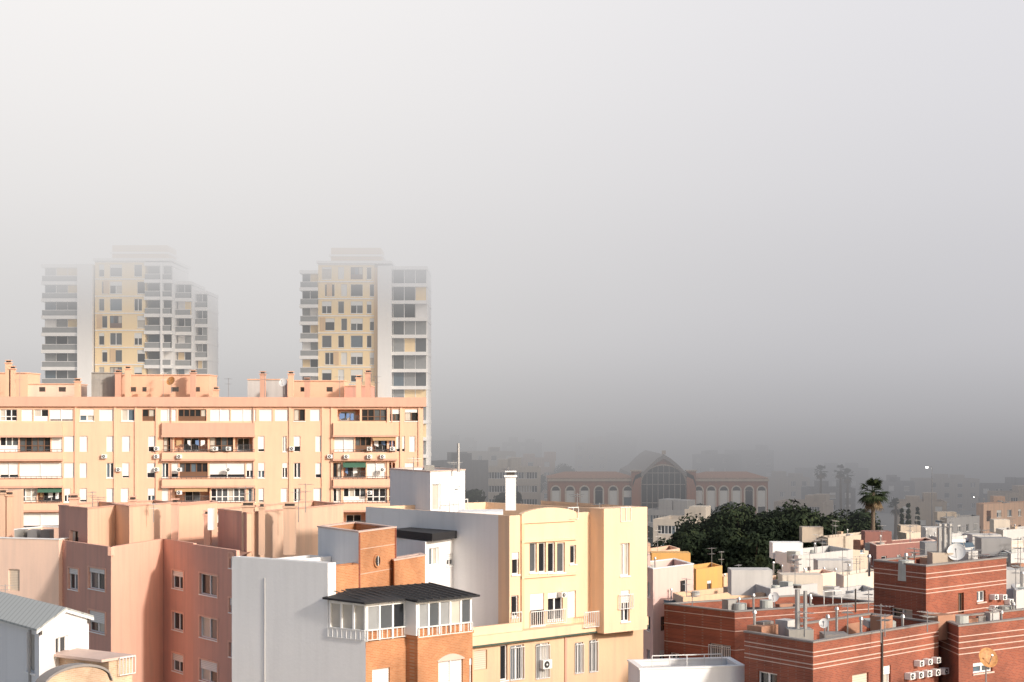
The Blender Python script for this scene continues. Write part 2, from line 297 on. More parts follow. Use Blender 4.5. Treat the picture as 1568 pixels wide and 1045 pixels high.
# ------------------------------------------------ A long orange apartment block
def bldgA():
    T=Thing('orange_apartment_block'); F=Fc(-80,174,648,182); z1=F.z(609,F.L/2)
    rows=[(627,645),(668,692),(709,732),(748,769),(786,808)]
    cols=[[(-60,-30,'g'),(0,26,'g'),(33,50,'s'),(52,74,'g'),(76,112,'s'),(122,144,'w'),(152,174,'s'),(186,206,'w'),(218,237,'G'),(246,270,'s'),(273,316,'G'),(322,352,'s'),(354,392,'s'),(397,417,'s'),(421,441,'s'),(450,467,'W'),(475,490,'s'),(517,551,'l'),(554,592,'G'),(597,613,'W'),(620,640,'W')],
    [(-60,-5,'g'),(0,28,'g'),(30,77,'G'),(79,95,'s'),(98,116,'s'),(122,134,'s'),(163,175,'s'),(187,199,'s'),(227,238,'s'),(250,264,'G'),(267,318,'l'),(321,357,'G'),(360,386,'l'),(395,405,'s'),(433,439,'w'),(450,460,'s'),(483,492,'s'),(512,542,'s'),(544,568,'G'),(570,605,'l'),(607,620,'s'),(627,636,'s')],
    [(-60,-5,'g'),(0,28,'s'),(30,95,'s'),(98,115,'s'),(122,133,'s'),(163,174,'w'),(187,198,'s'),(225,237,'s'),(248,258,'w'),(261,273,'s'),(275,318,'G'),(321,375,'s'),(377,388,'w'),(395,405,'w'),(432,440,'w'),(450,460,'w'),(483,492,'s'),(510,523,'W'),(526,560,'l'),(562,590,'s'),(592,605,'l'),(620,634,'s')],
    [(-60,-5,'g'),(22,56,'g'),(58,95,'l'),(98,108,'w'),(122,133,'s'),(163,174,'s'),(185,197,'s'),(226,237,'w'),(248,258,'s'),(268,321,'l'),(323,375,'g'),(380,391,'w'),(396,404,'s'),(430,440,'s'),(450,460,'w'),(480,492,'s'),(510,522,'w'),(526,560,'g'),(562,600,'g'),(620,634,'w')]]
    cols.append(cols[2]); ops=[]
    for (a,b),cs in zip(rows,cols):
        for c in cs: ops.append(F.op(c[0],a,c[1],b,c[2]))
    for k in range(1,5):
        for c in cols[1+k%3]:
            o=F.op(c[0],786,c[1],808,c[2]); ops.append((o[0],o[1],o[2]-3.0*k,o[3]-3.0*k,o[4]))
    bldg1(T,F,13,0,z1,ops,'orange_plaster',roof='roof_red')
    fbox(T,'cornice','salmon_band',F,-.3,F.L+.3,-.35,-.004,z1-.95,z1+.05)
    for (u0,u1) in ((0,96),(248,390),(510,607)):
        for vb in (647,692,733,770,810):
            a,b=F.t(u0),F.t(u1); zz=F.z(vb,(a+b)/2)
            hgt=1.35 if vb==647 else .75
            fbox(T,'balcony_front','salmon_band' if (vb==647 and u0==248) else 'orange_plaster',F,a,b,-.45,-.004,zz-hgt,zz-.05)
            fbox(T,'balcony_slab','salmon_band',F,a-.05,b+.05,-.52,-.005,zz-hgt-.2,zz-hgt-.003)
            if vb>647: rail(T,F,a,b,-.4,zz-.05,zz+.25,'rail_dark',.5)
    for u0,u1,v,mt in ((525,560,708,'awning_green'),(268,318,745,'awning_tan'),(58,95,746,'awning_green'),(570,604,667,'awning_tan')):
        a,b=F.t(u0),F.t(u1); z=F.z(v,a); T.hexa('awning',mt,[F.p(a,-.01,z-.08),F.p(b,-.01,z-.08),F.p(b,-.7,z-.55),F.p(a,-.7,z-.55)],[F.p(a,-.01,z),F.p(b,-.01,z),F.p(b,-.7,z-.5),F.p(a,-.7,z-.5)])
    for u in (116,176,208,240,444,494,508,594,614,642):
        t=F.t(u); fbox(T,'pilaster','orange_plaster',F,t-.12,t+.12,-.12,-.006,0,z1-.96)
    for u in (182,240,330,437,447,505,585,600,160,275,350,530,565):
        for vb in (702,722,757,690):
            if R.random()<.4: ac(T,F,F.t(u),0 if not (248<u<390 or u>510) else -.5,F.z(vb,F.t(u)),.68)
    for u in (262,388,600): fbox(T,'downpipe','salmon_band',F,F.t(u)-.05,F.t(u)+.05,-.13,-.007,0,z1-1)
    D=186
    for u0,u1,v0,mat in ((-40,42,572,'orange_plaster'),(42,116,589,'peach_plaster'),(140,184,572,'concrete'),(184,320,575,'orange_plaster'),(379,440,582,'dull_white_plaster'),(440,527,584,'orange_plaster'),(527,568,592,'pink_plaster')):
        dd=D+R.uniform(-1.5,1.5); T.xbox('roof_room',mat,u0,u1,v0,630,dd,5); T.xbox('roof_room_cap','orange_plaster' if mat!='concrete' else mat,u0-.6,u1+.6,v0-1.5,v0-.05,dd-.1,5.2)
    for u,v in ((12,557),(18,566),(118,585),(180,572),(195,566),(295,572),(402,574),(445,574),(549,580),(563,572),(470,584),(330,598)):
        chimney(T,u-4,u+4,v,612,D-3,'orange_plaster' if R.random()<.6 else 'salmon_band')
    for u in (200,218,262,300,460,500,60,90): T.xbox('vent','frame_dark',u,u+R.uniform(5,12),593,600,D-2.6,.3)
    T.done()
    for u,v in ((262,584),(434,586)): dish(u,v,182,.5,'dish_rust' if u<300 else 'dish_white')
    for u in (30,150,250,405,520,575,350): antenna_uv(u,570+R.uniform(-4,10),612,181+R.uniform(0,3),R.uniform(0,3))
bldgA()
# ------------------------------------------------ towers
def tower(name,d,mir):
    T=Thing(name); s=d/FPX
    X=lambda u: wx(u,d)
    ztop=wz(413,d); fh=26.2*s
    def wing(u0,u1,y,dep,zt,deck=1.3,rl=True):
        x0,x1=X(u0),X(u1); n=int(zt/fh)
        for i in range(n+1):
            z=zt-i*fh
            if z<.6: break
            T.box('floor_slab','tower_white',x0-.15,x1,y-deck,y+dep,z-.55,z)
            if i:
                zz=z; k=max(2,int((x1-x0)/1.5))
                for j in range(k):
                    a=x0+.15+(x1-x0-.3)*j/k; b=x0+.15+(x1-x0-.3)*(j+1)/k
                    g=R.choice(['glass_dark','glass_mid','glass_mid','tower_cream','glass_pale','glass_blue','glass_pale','tower_white'])
                    T.quad('glass',g,(a+.06,y,zz),(b-.06,y,zz),(b-.06,y,zz+fh-.56),(a+.06,y,zz+fh-.56))
                    if R.random()<.5: T.box('mullion','tower_white',b-.06,b+.06,y-.05,y+.05,zz+.002,zz+fh-.552)
                if rl:
                    T.box('balcony_glass','glass_pale',x0,x1-.1,y-deck+.05,y-deck+.09,zz+.003,zz+.85)
                    T.box('handrail','tower_white',x0-.05,x1-.05,y-deck+.02,y-deck+.12,zz+.853,zz+.93)
        T.box('wing_core','tower_white',x0+.1,x1-.05,y+.05,y+dep-.1,0,zt-.6)
    def core(u0,u1,y,dep,zt,cols):
        F=Fc(u0,d,u1,d); F.P=Vector((X(u0),y)); F.L=X(u1)-X(u0); F.a=Vector((1,0)); F.n=Vector((0,-1))
        ops=[]; n=int(zt/fh)
        for i in range(n):
            z=zt-i*fh
            for c,w_,ks in cols:
                sh=(i%2)*.5 if w_<2 else 0
                ops.append((X(c)-X(u0)-w_/2+sh,X(c)-X(u0)+w_/2+sh,z-fh+.25,z-.55,R.choice(ks)))
        facade(T,F,0,zt,ops,'tower_cream')
        block(T,[(X(u0),y),(X(u1),y),(X(u1),y+dep),(X(u0),y+dep)],0,zt,'tower_cream',skip=(0,))
        for i in range(n):
            z=zt-i*fh; T.box('string_course','tower_white',X(u0)-.05,X(u1)+.05,y-.1,y-.004,z-.22,z-.05)
            if i%2: T.box('accent_panel','tower_tan',X(u0)+.3+ (i%3)*1.1,X(u0)+1.2+(i%3)*1.1,y-.06,y-.005,z-fh+.2,z-.4)
    if not mir:
        wing(65,120,d+1,14,wz(405,d)); T.box('pillar','tower_white',X(120),X(143),d-.8,d+12,0,wz(405,d))
        core(145,222,d+.2,16,wz(400,d),[(177,2.0,'wGwn'),(211,1.3,'wn'),(155,.9,'n')])
        wing(222,262,d+1.5,14,wz(402,d),1.6); wing(262,286,d+5,12,wz(428,d),1.4); wing(286,304,d+9,10,wz(440,d),1.4)
        T.box('pillar','tower_white',X(246),X(249),d-.3,d+1.2,0,wz(402,d))
        T.box('penthouse','tower_tan',X(163),X(248),d+4,d+12,ztop-1,wz(372,d)); T.box('penthouse_cap','tower_white',X(160),X(251),d+3.6,d+12.4,wz(384,d)-.15,wz(384,d)+.15)
        T.box('roof_edge','tower_white',X(143),X(264),d-.4,d+16,wz(400,d)+.01,wz(400,d)+.45)
    else:
        wing(460,487,d+1.5,13,wz(414,d),1.6)
        core(487,573,d+.2,16,wz(404,d),[(500,1.6,'wGn'),(546,2.0,'wGwn'),(565,.8,'n'),(522,1.0,'sn')])
        T.box('pillar','tower_tan',X(573),X(579),d-.2,d+12,0,wz(410,d)); T.box('pillar','tower_white',X(579),X(600),d-1.0,d+12,0,wz(408,d))
        wing(600,654,d+1,14,wz(408,d),1.2,False)
        T.box('penthouse','tower_tan',X(503),X(580),d+4,d+12,ztop-1,wz(376,d)); T.box('penthouse_cap','tower_white',X(500),X(583),d+3.6,d+12.4,wz(388,d)-.15,wz(388,d)+.15)
        T.box('roof_edge','tower_white',X(485),X(600),d-.3,d+16,wz(404,d)+.01,wz(404,d)+.45)
        for u in (560,571): T.box('vent_stack','tower_tan',X(u)-.4,X(u)+.4,d-2.5,d-1.7,0,wz(585,d))
    T.done()
tower('residential_tower',279,False); tower('residential_tower',280,True)
# ------------------------------------------------ C salmon / coral blocks
def bldgC():
    T=Thing('peach_apartment_building'); F=Fc(-80,126,90,123); z1=F.z(826,F.L*.8)
    o=[F.op(13,872,30,905,'h')]
    for k in range(1,4): o.append(F.op(13,872+65*k,30,905+65*k,'w'))
    bldg1(T,F,12,0,z1,o,'peach_plaster',roof='concrete',cop='white_plaster')
    chimney(T,10,18,760,835,131,'orange_plaster'); chimney(T,-2,8,757,835,131,'tan_plaster')
    T.xbox('roof_tank','tan_plaster',-40,14,752,835,135,4)
    for k in range(3): T.xbox('roof_box',('concrete','dull_white_plaster','stone_grey')[k],22+20*k,36+20*k,812,832,129,1.2)
    T.done()
    T=Thing('coral_apartment_building'); C2=Fc(90,124,170,117); C3=Fc(170,117,250,125); C4=Fc(250,125,296,120.5); C5=Fc(296,119.5,362,114)
    z1=wz(838,117)
    def rep(F,lst,n=4):
        r=[]
        for (a,v0,b,v1,k) in lst:
            o=F.op(a,v0,b,v1,k)
            for i in range(n):
                q=3.0*i; r.append((o[0],o[1],o[2]-q,o[3]-q,k if (i+int(a))%3 else 'w'))
        return r
    for F,l in ((C2,[(105,871,120,903,'W'),(136,871,161,903,'w')]),(C3,[]),(C4,[(264,875,281,902,'w')]),(C5,[(306,880,333,912,'w'),(351,848,356,870,'n')])):
        facade(T,F,0,z1,rep(F,l),'pink_plaster' if F is not C3 else 'coral_plaster')  # right-facing wall gets lighter plaster: sunlit and shaded sides painted into the colour
        for o in rep(F,l):
            for (x0,x1,za,zb) in ((o[0]-.16,o[0]-.004,o[2]-.1,o[3]+.1),(o[1]+.004,o[1]+.16,o[2]-.1,o[3]+.1),(o[0],o[1],o[3]+.004,o[3]+.12)):
                fbox(T,'surround','coral_plaster',F,x0,x1,-.05,-.003,za,zb)
    pts=[C2.xy(0),C2.xy(C2.L),C3.xy(C3.L),C4.xy(C4.L),C5.xy(0),C5.xy(C5.L),(C5.xy(C5.L)[0]+1,140),(C2.xy(0)[0],140)]
    T.add('roof','roof_red',[(p[0],p[1],z1-.5) for p in pts],[tuple(range(8))])
    for F in (C2,C3,C4,C5): fbox(T,'parapet','coral_plaster',F,.01,F.L-.01,.003,.25,z1-.6,z1+.004)
    T.quad('walls','coral_plaster',pts[3]+(0,),pts[4]+(0,),pts[4]+(z1,),pts[3]+(z1,))
    bldg2(T,90,125.5,134,121.5,196,127,z1-1,wz(779,122),lambda F:[F.op(106,813,120,838,'W')],[],'pink_plaster','tan_plaster',roof='roof_red',cop='salmon_band')
    bldg2(T,170,126,198,122.5,265,128,z1-1,wz(776,123),[],[],'tan_plaster','tan_plaster',roof='roof_red',cop='salmon_band')
    bldg2(T,262,131,268,128.5,333,134,z1-1,wz(775,129),[],lambda F:[F.op(312,785,328,812,'s')],'tan_plaster','orange_plaster',roof='roof_red',cop='salmon_band')
    for u0,u1,v in ((106,118,765),(197,207,768),(262,272,772),(312,322,790)): chimney(T,u0,u1,v,835,124,'coral_plaster')
    T.done()
    T=Thing('salmon_apartment_building')
    bldg2(T,334,124,378,119,526,131,0,wz(786,119.5),lambda F:[F.op(350,846,366,868,'w')],lambda F:[F.op(u,800,u+11,822,'s') for u in (522,)],'pink_plaster','tan_plaster',roof='roof_red',cop='salmon_band')
    for u0,u1,v in ((434,452,778),(370,388,777),(396,404,779)): chimney(T,u0,u1,v,850,119.5,'tan_plaster')
    T.xbox('white_unit','frame_white',318,326,779,812,120.5,.6)
    T.done()
    for u,v0,v1,d in ((142,752,779,124),(457,752,800,121),(150,760,779,124),(235,770,800,124),(468,740,785,123),(8,895,925,118),(376,745,786,121)): antenna_uv(u,v0,v1,d,R.uniform(0,3))
bldgC()
# ------------------------------------------------ D white gabled house
def bldgD():
    T=Thing('white_gabled_house'); A=Fc(-50,84,60,76); B=Fc(60,76,136,80.5)
    ze=wz(962,76); zr=wz(934,78)
    facade(T,A,0,ze,[A.op(41,970,53,1030,'n')],'white_plaster')
    facade(T,B,0,ze,[B.op(85,975,105,1003,'w')],'white_plaster')
    m=B.L/2; T.add('gable','white_plaster',[B.p(0,0,ze),B.p(B.L,0,ze),B.p(m,0,zr)],[(0,1,2)])
    off=Vector(A.p(0,0,0))-Vector(A.p(A.L,0,0))
    def q(t,z,k,ex=0):
        p=Vector(B.p(t,0,z)); dirn=off.normalized(); p=p+off*k-dirn*ex; return tuple(p)
    sl=(zr-ze)/m
    for t0,t1,z0,z1 in ((-.35,m,ze-.35*sl,zr),(B.L+.35,m,ze-.35*sl,zr)):
        a,b,c,d=q(t0,z0,0,.2),q(t1,z1,0,.2),q(t1,z1,1),q(t0,z0,1)
        T.hexa('roof','corrugated_grey',[ (x,y,z+.01) for x,y,z in (a,b,c,d)],[(x,y,z+.1) for x,y,z in (a,b,c,d)])
        T.hexa('barge_board','white_plaster',[(x,y,z-.12) for x,y,z in (q(t0,z0,0,.2),q(t1,z1,0,.2),q(t1,z1,0,.04),q(t0,z0,0,.04))],[(x,y,z+.008) for x,y,z in (q(t0,z0,0,.2),q(t1,z1,0,.2),q(t1,z1,0,.04),q(t0,z0,0,.04))])
    T.add('walls','white_plaster',[q(B.L,0,0),q(B.L,ze,0),q(B.L,ze,1),q(B.L,0,1)],[(0,1,2,3)])
    for t in (.05,B.L-.05):
        p=q(t,ze-.3,0,.1); T.cyl('downpipe_head','frame_dark',(p[0],p[1],p[2]),(p[0],p[1],p[2]+.3),.08,seg=8)
    fbox(T,'pipe','metal_grey',A,A.t(46),A.t(48),-.08,-.01,0,ze-.2)
    T.done()
    T=Thing('arched_brick_parapet'); F=Fc(40,72,205,77)
    z0=wz(1045,73); c=F.t(118); r=1.9
    N=20
    for i in range(N):
        a0=-1+2*i/N; a1=-1+2*(i+1)/N
        h0=math.sqrt(max(0,1-a0*a0))*.85; h1=math.sqrt(max(0,1-a1*a1))*.85
        T.hexa('arch','pale_brick',[F.p(c+a0*r,0,0),F.p(c+a1*r,0,0),F.p(c+a1*r,.5,0),F.p(c+a0*r,.5,0)],[F.p(c+a0*r,0,z0+h0-.4),F.p(c+a1*r,0,z0+h1-.4),F.p(c+a1*r,.5,z0+h1-.4),F.p(c+a0*r,.5,z0+h0-.4)])
        T.hexa('arch_trim','stone_grey',[F.p(c+a0*r*1.04,-.08,z0+h0-.39),F.p(c+a1*r*1.04,-.08,z0+h1-.39),F.p(c+a1*r*1.04,.55,z0+h1-.39),F.p(c+a0*r*1.04,.55,z0+h0-.39)],[F.p(c+a0*r*1.04,-.08,z0+h0-.28),F.p(c+a1*r*1.04,-.08,z0+h1-.28),F.p(c+a1*r*1.04,.55,z0+h1-.28),F.p(c+a0*r*1.04,.55,z0+h0-.28)])
    fbox(T,'wall','pale_brick',F,c+r+.01,F.L,.1,4,0,wz(1012,76)); fbox(T,'wall_cap','stripe',F,c+r-.5,F.L+.1,.0,4.1,wz(1012,76)+.004,wz(1012,76)+.12)
    rail(T,F,F.t(181),F.L,-.1,wz(1036,76),wz(1008,76),'rail_white')
    T.done()
bldgD()
# ------------------------------------------------ E white and brick building
def bldgE():
    T=Thing('white_and_brick_building'); EW=Fc(355,90,500,86); tc=EW.t(560)
    cx,cy=EW.xy(tc); t5=EW.t(502)
    zt=wz(862,86.2); zb=wz(985,84.2)
    facade(T,EW,0,zt,[],'white_plaster',0,t5)
    facade(T,EW,0,zb+.55,[],'white_plaster',t5,tc)
    block(T,[EW.xy(0),EW.xy(t5),EW.xy(t5,.6),EW.xy(0,.6)],0,zt,'white_plaster',roof='roof_gravel',skip=(0,),par=.05)
    block(T,[EW.xy(0,.65),EW.xy(1.6,.65),EW.xy(1.6,6),EW.xy(0,6)],0,zt-.3,'white_plaster',roof='roof_gravel',par=.3)
    fbox(T,'wall_pipe','dull_white_plaster',EW,EW.t(405),EW.t(406),-.04,-.004,zt-9,zt-1)
    EB=Fc(355,90,500,86)
    EB.P=Vector((cx,cy)); Q=Vector((wx(706,88.8),88.8)); EB.L=(Q-EB.P).length; EB.a=(Q-EB.P)/EB.L; EB.n=Vector((EB.a.y,-EB.a.x))
    tb=EB.t(622); PB=-.9
    facade(T,EB,0,zb,[EB.op(570,1024,597,1075,'s')],'orange_brick',0,tb)
    ops=[(EB.t(640)+.6,EB.t(680)+.5,EB.z(1075,2),EB.z(1017,2),'s'),(EB.t(690)+.5,EB.t(698)+.5,EB.z(1075,4),EB.z(1012,4),'n')]
    facade(T,EB,0,zb,ops,'orange_brick',tb,EB.L,PB)
    T.quad('walls','orange_brick',EB.p(tb,PB,0),EB.p(tb,0,0),EB.p(tb,0,zb),EB.p(tb,PB,zb)); T.quad('walls','orange_brick',EB.p(EB.L,PB,0),EB.p(EB.L,6,0),EB.p(EB.L,6,zb),EB.p(EB.L,PB,zb))
    a0,b0_=ops[0][0],ops[0][1]; m_=(a0+b0_)/2; hw=(b0_-a0)/2+.08
    for i in range(10):
        f0=-1+2*i/10; f1=f0+.2; g=lambda f: .28*(1-f*f)
        T.hexa('arch_head','stripe',[EB.p(m_+f0*hw,PB-.05,ops[0][3]+.003),EB.p(m_+f1*hw,PB-.05,ops[0][3]+.003),EB.p(m_+f1*hw,PB-.004,ops[0][3]+.003),EB.p(m_+f0*hw,PB-.004,ops[0][3]+.003)],[EB.p(m_+f0*hw,PB-.05,ops[0][3]+.06+g(f0)),EB.p(m_+f1*hw,PB-.05,ops[0][3]+.06+g(f1)),EB.p(m_+f1*hw,PB-.004,ops[0][3]+.06+g(f1)),EB.p(m_+f0*hw,PB-.004,ops[0][3]+.06+g(f0))])
    fbox(T,'terrace_slab','orange_brick',EB,-.003,EB.L+.05,.003,6,zb-.3,zb+.002); fbox(T,'terrace_slab','orange_brick',EB,tb-.05,EB.L+.05,PB-.05,.0,zb+.004,zb+.16)
    zg0=zb+.18; zg1=wz(924,85)
    def gal(F,t0,t1,w,zt_):
        n=max(2,round((t1-t0)/.75)); zm=zg0+.42
        fbox(T,'gallery_base','frame_white',F,t0,t1,w,w+.1,zg0+.35,zm); fbox(T,'gallery_head','frame_white',F,t0,t1,w,w+.1,zt_-.14,zt_)
        for i in range(n+1):
            t=t0+(t1-t0)*i/n; a=min(max(t-.055,t0),t1-.11); fbox(T,'gallery_post','frame_white',F,a,a+.11,w-.02,w+.12,zg0-.15,zt_-.001)
        for i in range(n):
            a=t0+(t1-t0)*i/n; b=t0+(t1-t0)*(i+1)/n
            T.quad('gallery_glass',R.choice(['glass_dark','glass_mid','curtain','glass_pale']),F.p(a,w+.06,zm),F.p(b,w+.06,zm),F.p(b,w+.06,zt_-.14),F.p(a,w+.06,zt_-.14))
            T.quad('gallery_panel','orange_brick',F.p(a,w+.07,zg0-.2),F.p(b,w+.07,zg0-.2),F.p(b,w+.07,zm),F.p(a,w+.07,zm))
        rail(T,F,t0,t1,w-.08,zg0-.1,zg0+.42,'rail_white',.3)
    gal(EW,t5+.05,tc-.02,.03,zg1+.05)
    gal(EB,.05,tb,.03,zg1); gal(EB,tb+.02,EB.L-.05,PB+.03,zg1)
    fbox(T,'gallery_side','frame_white',EB,tb-.08,tb+.015,PB+.03,.02,zg0,zg1)
    zk=zg1+.36
    c0=EW.p(t5-.1,-.3,zg1+.12); c1=EB.p(-.35,-.35,zg1+.05); c2=EB.p(tb-.3,-.3,zg1+.05); c2b=EB.p(tb-.3,PB-.3,zg1+.0); c3=EB.p(EB.L+.25,PB-.3,zg1); b3=EB.p(EB.L+.25,2.6,zk); b0=EB.p(1.2,3.2,zk)
    b00=EW.p(t5-.1,2.2,zk)
    top=[c0,c1,c2,c2b,c3,b3,b0,b00]
    T.hexa('gallery_roof','black_roof',top,[(x,y,z+.1) for x,y,z in top])
    for i in range(14):
        f=i/13; a=Vector(EB.p(EB.L*f,(-.3 if EB.L*f<tb-.3 else PB-.3)+.02,zg1+.1)); bq=Vector(EB.p(EB.L*f,2.6,zk+.1)); T.cyl('roof_rib','frame_dark',a+Vector((0,0,.03)),bq+Vector((0,0,.03)),.03,seg=4)
    A_,F=bldg2(T,487,95.5,549,91,606,95,zb-1,wz(815,91.5),[],[],'white_plaster','orange_brick',roof='roof_gravel',cop='stripe')
    bldg2(T,598,95.2,604,94,651,97.5,zb-1,wz(858,94.5),[],[],'orange_brick','orange_brick',roof='roof_gravel',cop='stripe')
    bldg2(T,497,89.6,503,88.6,549,90.6,zb-1,wz(868,89),[],[],'orange_brick','orange_brick',roof='roof_gravel')
    t=F.t(576); z=F.z(859,t); p=Vector(F.p(t,0,z)); n=Vector((F.n.x,F.n.y,0))
    T.cyl('round_window_rim','orange_brick',p-n*.02,p+n*.1,.37,seg=24); T.cyl('round_window_glass','glass_dark',p+n*.1,p+n*.115,.27,seg=24)
    T.cyl('round_window_bar','frame_white',p+n*.13-Vector((0,0,.27)),p+n*.13+Vector((0,0,.27)),.02,seg=5)
    fbox(T,'brick_rib','red_brick',F,.01,.12,-.05,-.004,zb,wz(815,91.5)); fbox(T,'brick_rib','red_brick',F,F.L-.12,F.L-.01,-.05,-.004,zb,wz(815,91.5))
    for zz in (wz(840,92),wz(878,92)): fbox(T,'mortar_course','stripe',F,.15,F.L-.15,-.012,-.003,zz,zz+.03)
    T.done()
bldgE()
# ------------------------------------------------ F yellow building
def bldgF():
    T=Thing('yellow_apartment_building'); FL=Fc(560,110,780,100); FY=Fc(780,100,991,107); z1=wz(790,100); zc=wz(978,100)-.1
    ty=FL.t(763); facade(T,FL,0,z1,[],'white_plaster',0,ty); facade(T,FL,0,z1,[],'yellow_plaster',ty,FL.L)
    tr=FY.t(903); PR=-1.3
    o=[FY.op(*q) for q in ((784,846,795,880,'n'),(811,831,822,877,'n'),(825,831,836,877,'n'),(839,831,850,877,'n'),(853,831,865,877,'n'),(873,835,882,864,'n'),
       (783,912,794,945,'n'),(812,909,833,958,'W'),(839,907,862,950,'w'),(869,905,882,946,'s'))]
    facade(T,FY,zc,z1,o,'yellow_plaster',0,tr)
    G=Fc(780,100,991,107); G.P=G.P+G.n*(-PR); te=G.t(991)
    def op2(u0,v0,u1,v1,k):
        a,b=G.t(u0),G.t(u1); m=(a+b)/2; return (a,b,wz(v1,G.P.y+G.a.y*m),wz(v0,G.P.y+G.a.y*m),k)
    facade(T,FY,zc,z1+.25,[op2(950,832,964,882,'w'),op2(951,904,964,952,'w')],'yellow_plaster',tr,te,PR)
    T.quad('walls','yellow_plaster',FY.p(tr,PR,zc),FY.p(tr,0,zc),FY.p(tr,0,z1+.25),FY.p(tr,PR,z1+.25))
    T.quad('walls','yellow_plaster',FY.p(te,PR,zc),FY.p(te,9,zc),FY.p(te,9,z1+.25),FY.p(te,PR,z1+.25))
    p0=FL.xy(0); pc=FY.xy(0); p1=FY.xy(te); far=(p0[0]+p1[0]-pc[0],p0[1]+p1[1]-pc[1])
    block(T,[p0,pc,p1,far],z1-.8,z1+.002,'yellow_plaster',roof='roof_gravel',skip=(0,1),par=.8)
    fbox(T,'parapet','yellow_plaster',FY,tr+.004,te-.004,PR+.004,.3,z1-.3,z1+.246)
    a,b=FY.t(797),FY.t(880); N=14
    h=lambda f: .06+.32*max(0,math.sin(math.pi*f))**.7
    for i in range(N):
        f0,f1=i/N,(i+1)/N
        T.hexa('crest','yellow_plaster',[FY.p(a+(b-a)*f0,-.12,z1-.5),FY.p(a+(b-a)*f1,-.12,z1-.5),FY.p(a+(b-a)*f1,.25,z1-.5),FY.p(a+(b-a)*f0,.25,z1-.5)],[FY.p(a+(b-a)*f0,-.12,z1+h(f0)),FY.p(a+(b-a)*f1,-.12,z1+h(f1)),FY.p(a+(b-a)*f1,.25,z1+h(f1)),FY.p(a+(b-a)*f0,.25,z1+h(f0))])
    for za in (FY.z(880,3),FY.z(826,3)): fbox(T,'string_course','yellow_plaster',FY,FY.t(797),FY.t(882),-.14,-.004,za-.12,za)
    fbox(T,'corner_rib','gold_plaster',FY,FY.t(797),FY.t(801),-.12,-.004,zc+.2,z1-.51)
    rail(T,FY,FY.t(811),FY.t(865),-.12,FY.z(956,3),FY.z(934,3),'rail_white'); rail(T,FY,FY.t(782),FY.t(797),-.12,FY.z(956,1),FY.z(936,1),'rail_white')
    rail(T,FY,FY.t(880),FY.t(903)+.6,-.9,FY.z(958,6),FY.z(934,6),'rail_white'); o2=op2(946,952,968,930,'w'); rail(T,FY,o2[0],o2[1],PR-.12,o2[2]-.1,o2[2]+.8,'rail_white')
    rail(T,FY,FY.t(868),FY.t(884),-.1,z1-.4,z1+.35,'rail_white',.3); rail(T,FY,op2(950,1,966,2,'w')[0],op2(950,1,966,2,'w')[1],PR-.03,z1-.6,z1+.3,'rail_white',.3)
    ac(T,FY,FY.t(858),0,FY.z(914,4),.5)
    LB=Fc(707,96.5,985,106.7)
    o=[LB.op(*q) for q in ((726,996,746,1026,'h'),(766,988,777,1042,'n'),(781,988,802,1042,'b'),(820,985,841,1040,'b'),(880,984,893,1032,'b'),(902,980,915,1030,'b'))]
    for q in list(o): o.append((q[0],q[1],q[2]-3,q[3]-3,q[4]))
    facade(T,LB,0,zc,o,'gold_plaster')
    T.add('terrace','roof_gravel',[LB.p(0,0,zc),LB.p(LB.L,0,zc),LB.p(LB.L,6,zc),LB.p(0,6,zc)],[(0,1,2,3)])
    T.quad('walls','gold_plaster',LB.p(0,0,0),LB.p(0,5,0),LB.p(0,5,zc),LB.p(0,0,zc)); T.quad('walls','gold_plaster',LB.p(LB.L,0,0),LB.p(LB.L,6,0),LB.p(LB.L,6,zc),LB.p(LB.L,0,zc))
    fbox(T,'cornice','yellow_plaster',LB,-.15,LB.L+.15,-.3,.5,zc+.1,zc+.62); fbox(T,'cornice_shadow_line','green_line',LB,-.17,LB.L+.17,-.34,.5,zc+.0,zc+.098)  # thin line under the cornice is its own dark green
    fbox(T,'parapet','yellow_plaster',LB,0,LB.t(800),.0,.25,zc+.62,zc+1.1)
    ac(T,LB,LB.t(832),0,LB.z(1027,5),.9)
    fbox(T,'downpipe','salmon_band',LB,LB.t(864),LB.t(867),-.08,-.004,0,zc)
    bldg2(T,604,105,651,101,705,104.5,0,wz(829,101.5),[],lambda F:[F.op(657,839,672,866,'w'),F.op(684,848,697,866,'w')],'white_plaster','white_plaster',par=.2)
    A=Fc(604,105,651,101); B=Fc(651,101,705,104.5); zz=wz(829,101.5)
    pa=[A.xy(0,-.3),B.xy(0,-.5),B.xy(B.L+.3,-.3),(A.xy(0)[0]+B.xy(B.L)[0]-B.xy(0)[0],A.xy(0)[1]+B.xy(B.L)[1]-B.xy(0)[1])]
    T.hexa('awning','black_roof',[p+(zz+.05,) for p in pa],[p+(zz+.5,) for p in pa])
    bldg2(T,597,116,659,110,712,114,z1-1,wz(723,110.5),[],lambda F:[F.op(662,741,675,782,'n'),F.op(696,745,705,752,'n')],'white_plaster','white_plaster',roof='roof_gravel',cop='stripe')
    B=Fc(659,110,712,114); rail(T,B,B.t(672),B.t(700),-.8,B.z(790,3),B.z(764,3),'rail_white',.5,.025)
    T.xbox('roof_box','concrete',650,664,713,723,112,1)
    T.xbox('roof_room','white_plaster',700,770,784,795,107,3)
    chimney(T,774,790,731,782,103,'white_plaster',.55)
    T.cyl('flue','metal_grey',(wx(702,112),112,wz(723,112)),(wx(702,112),112,wz(679,112)),.1,.09,8)
    T.done()
    for u,v0,v1,d in ((633,700,722,112),(695,706,723,113),(884,755,776,104),(918,770,778,106),(778,715,730,103.3)): antenna_uv(u,v0,v1,d,R.uniform(0,3))
bldgF()
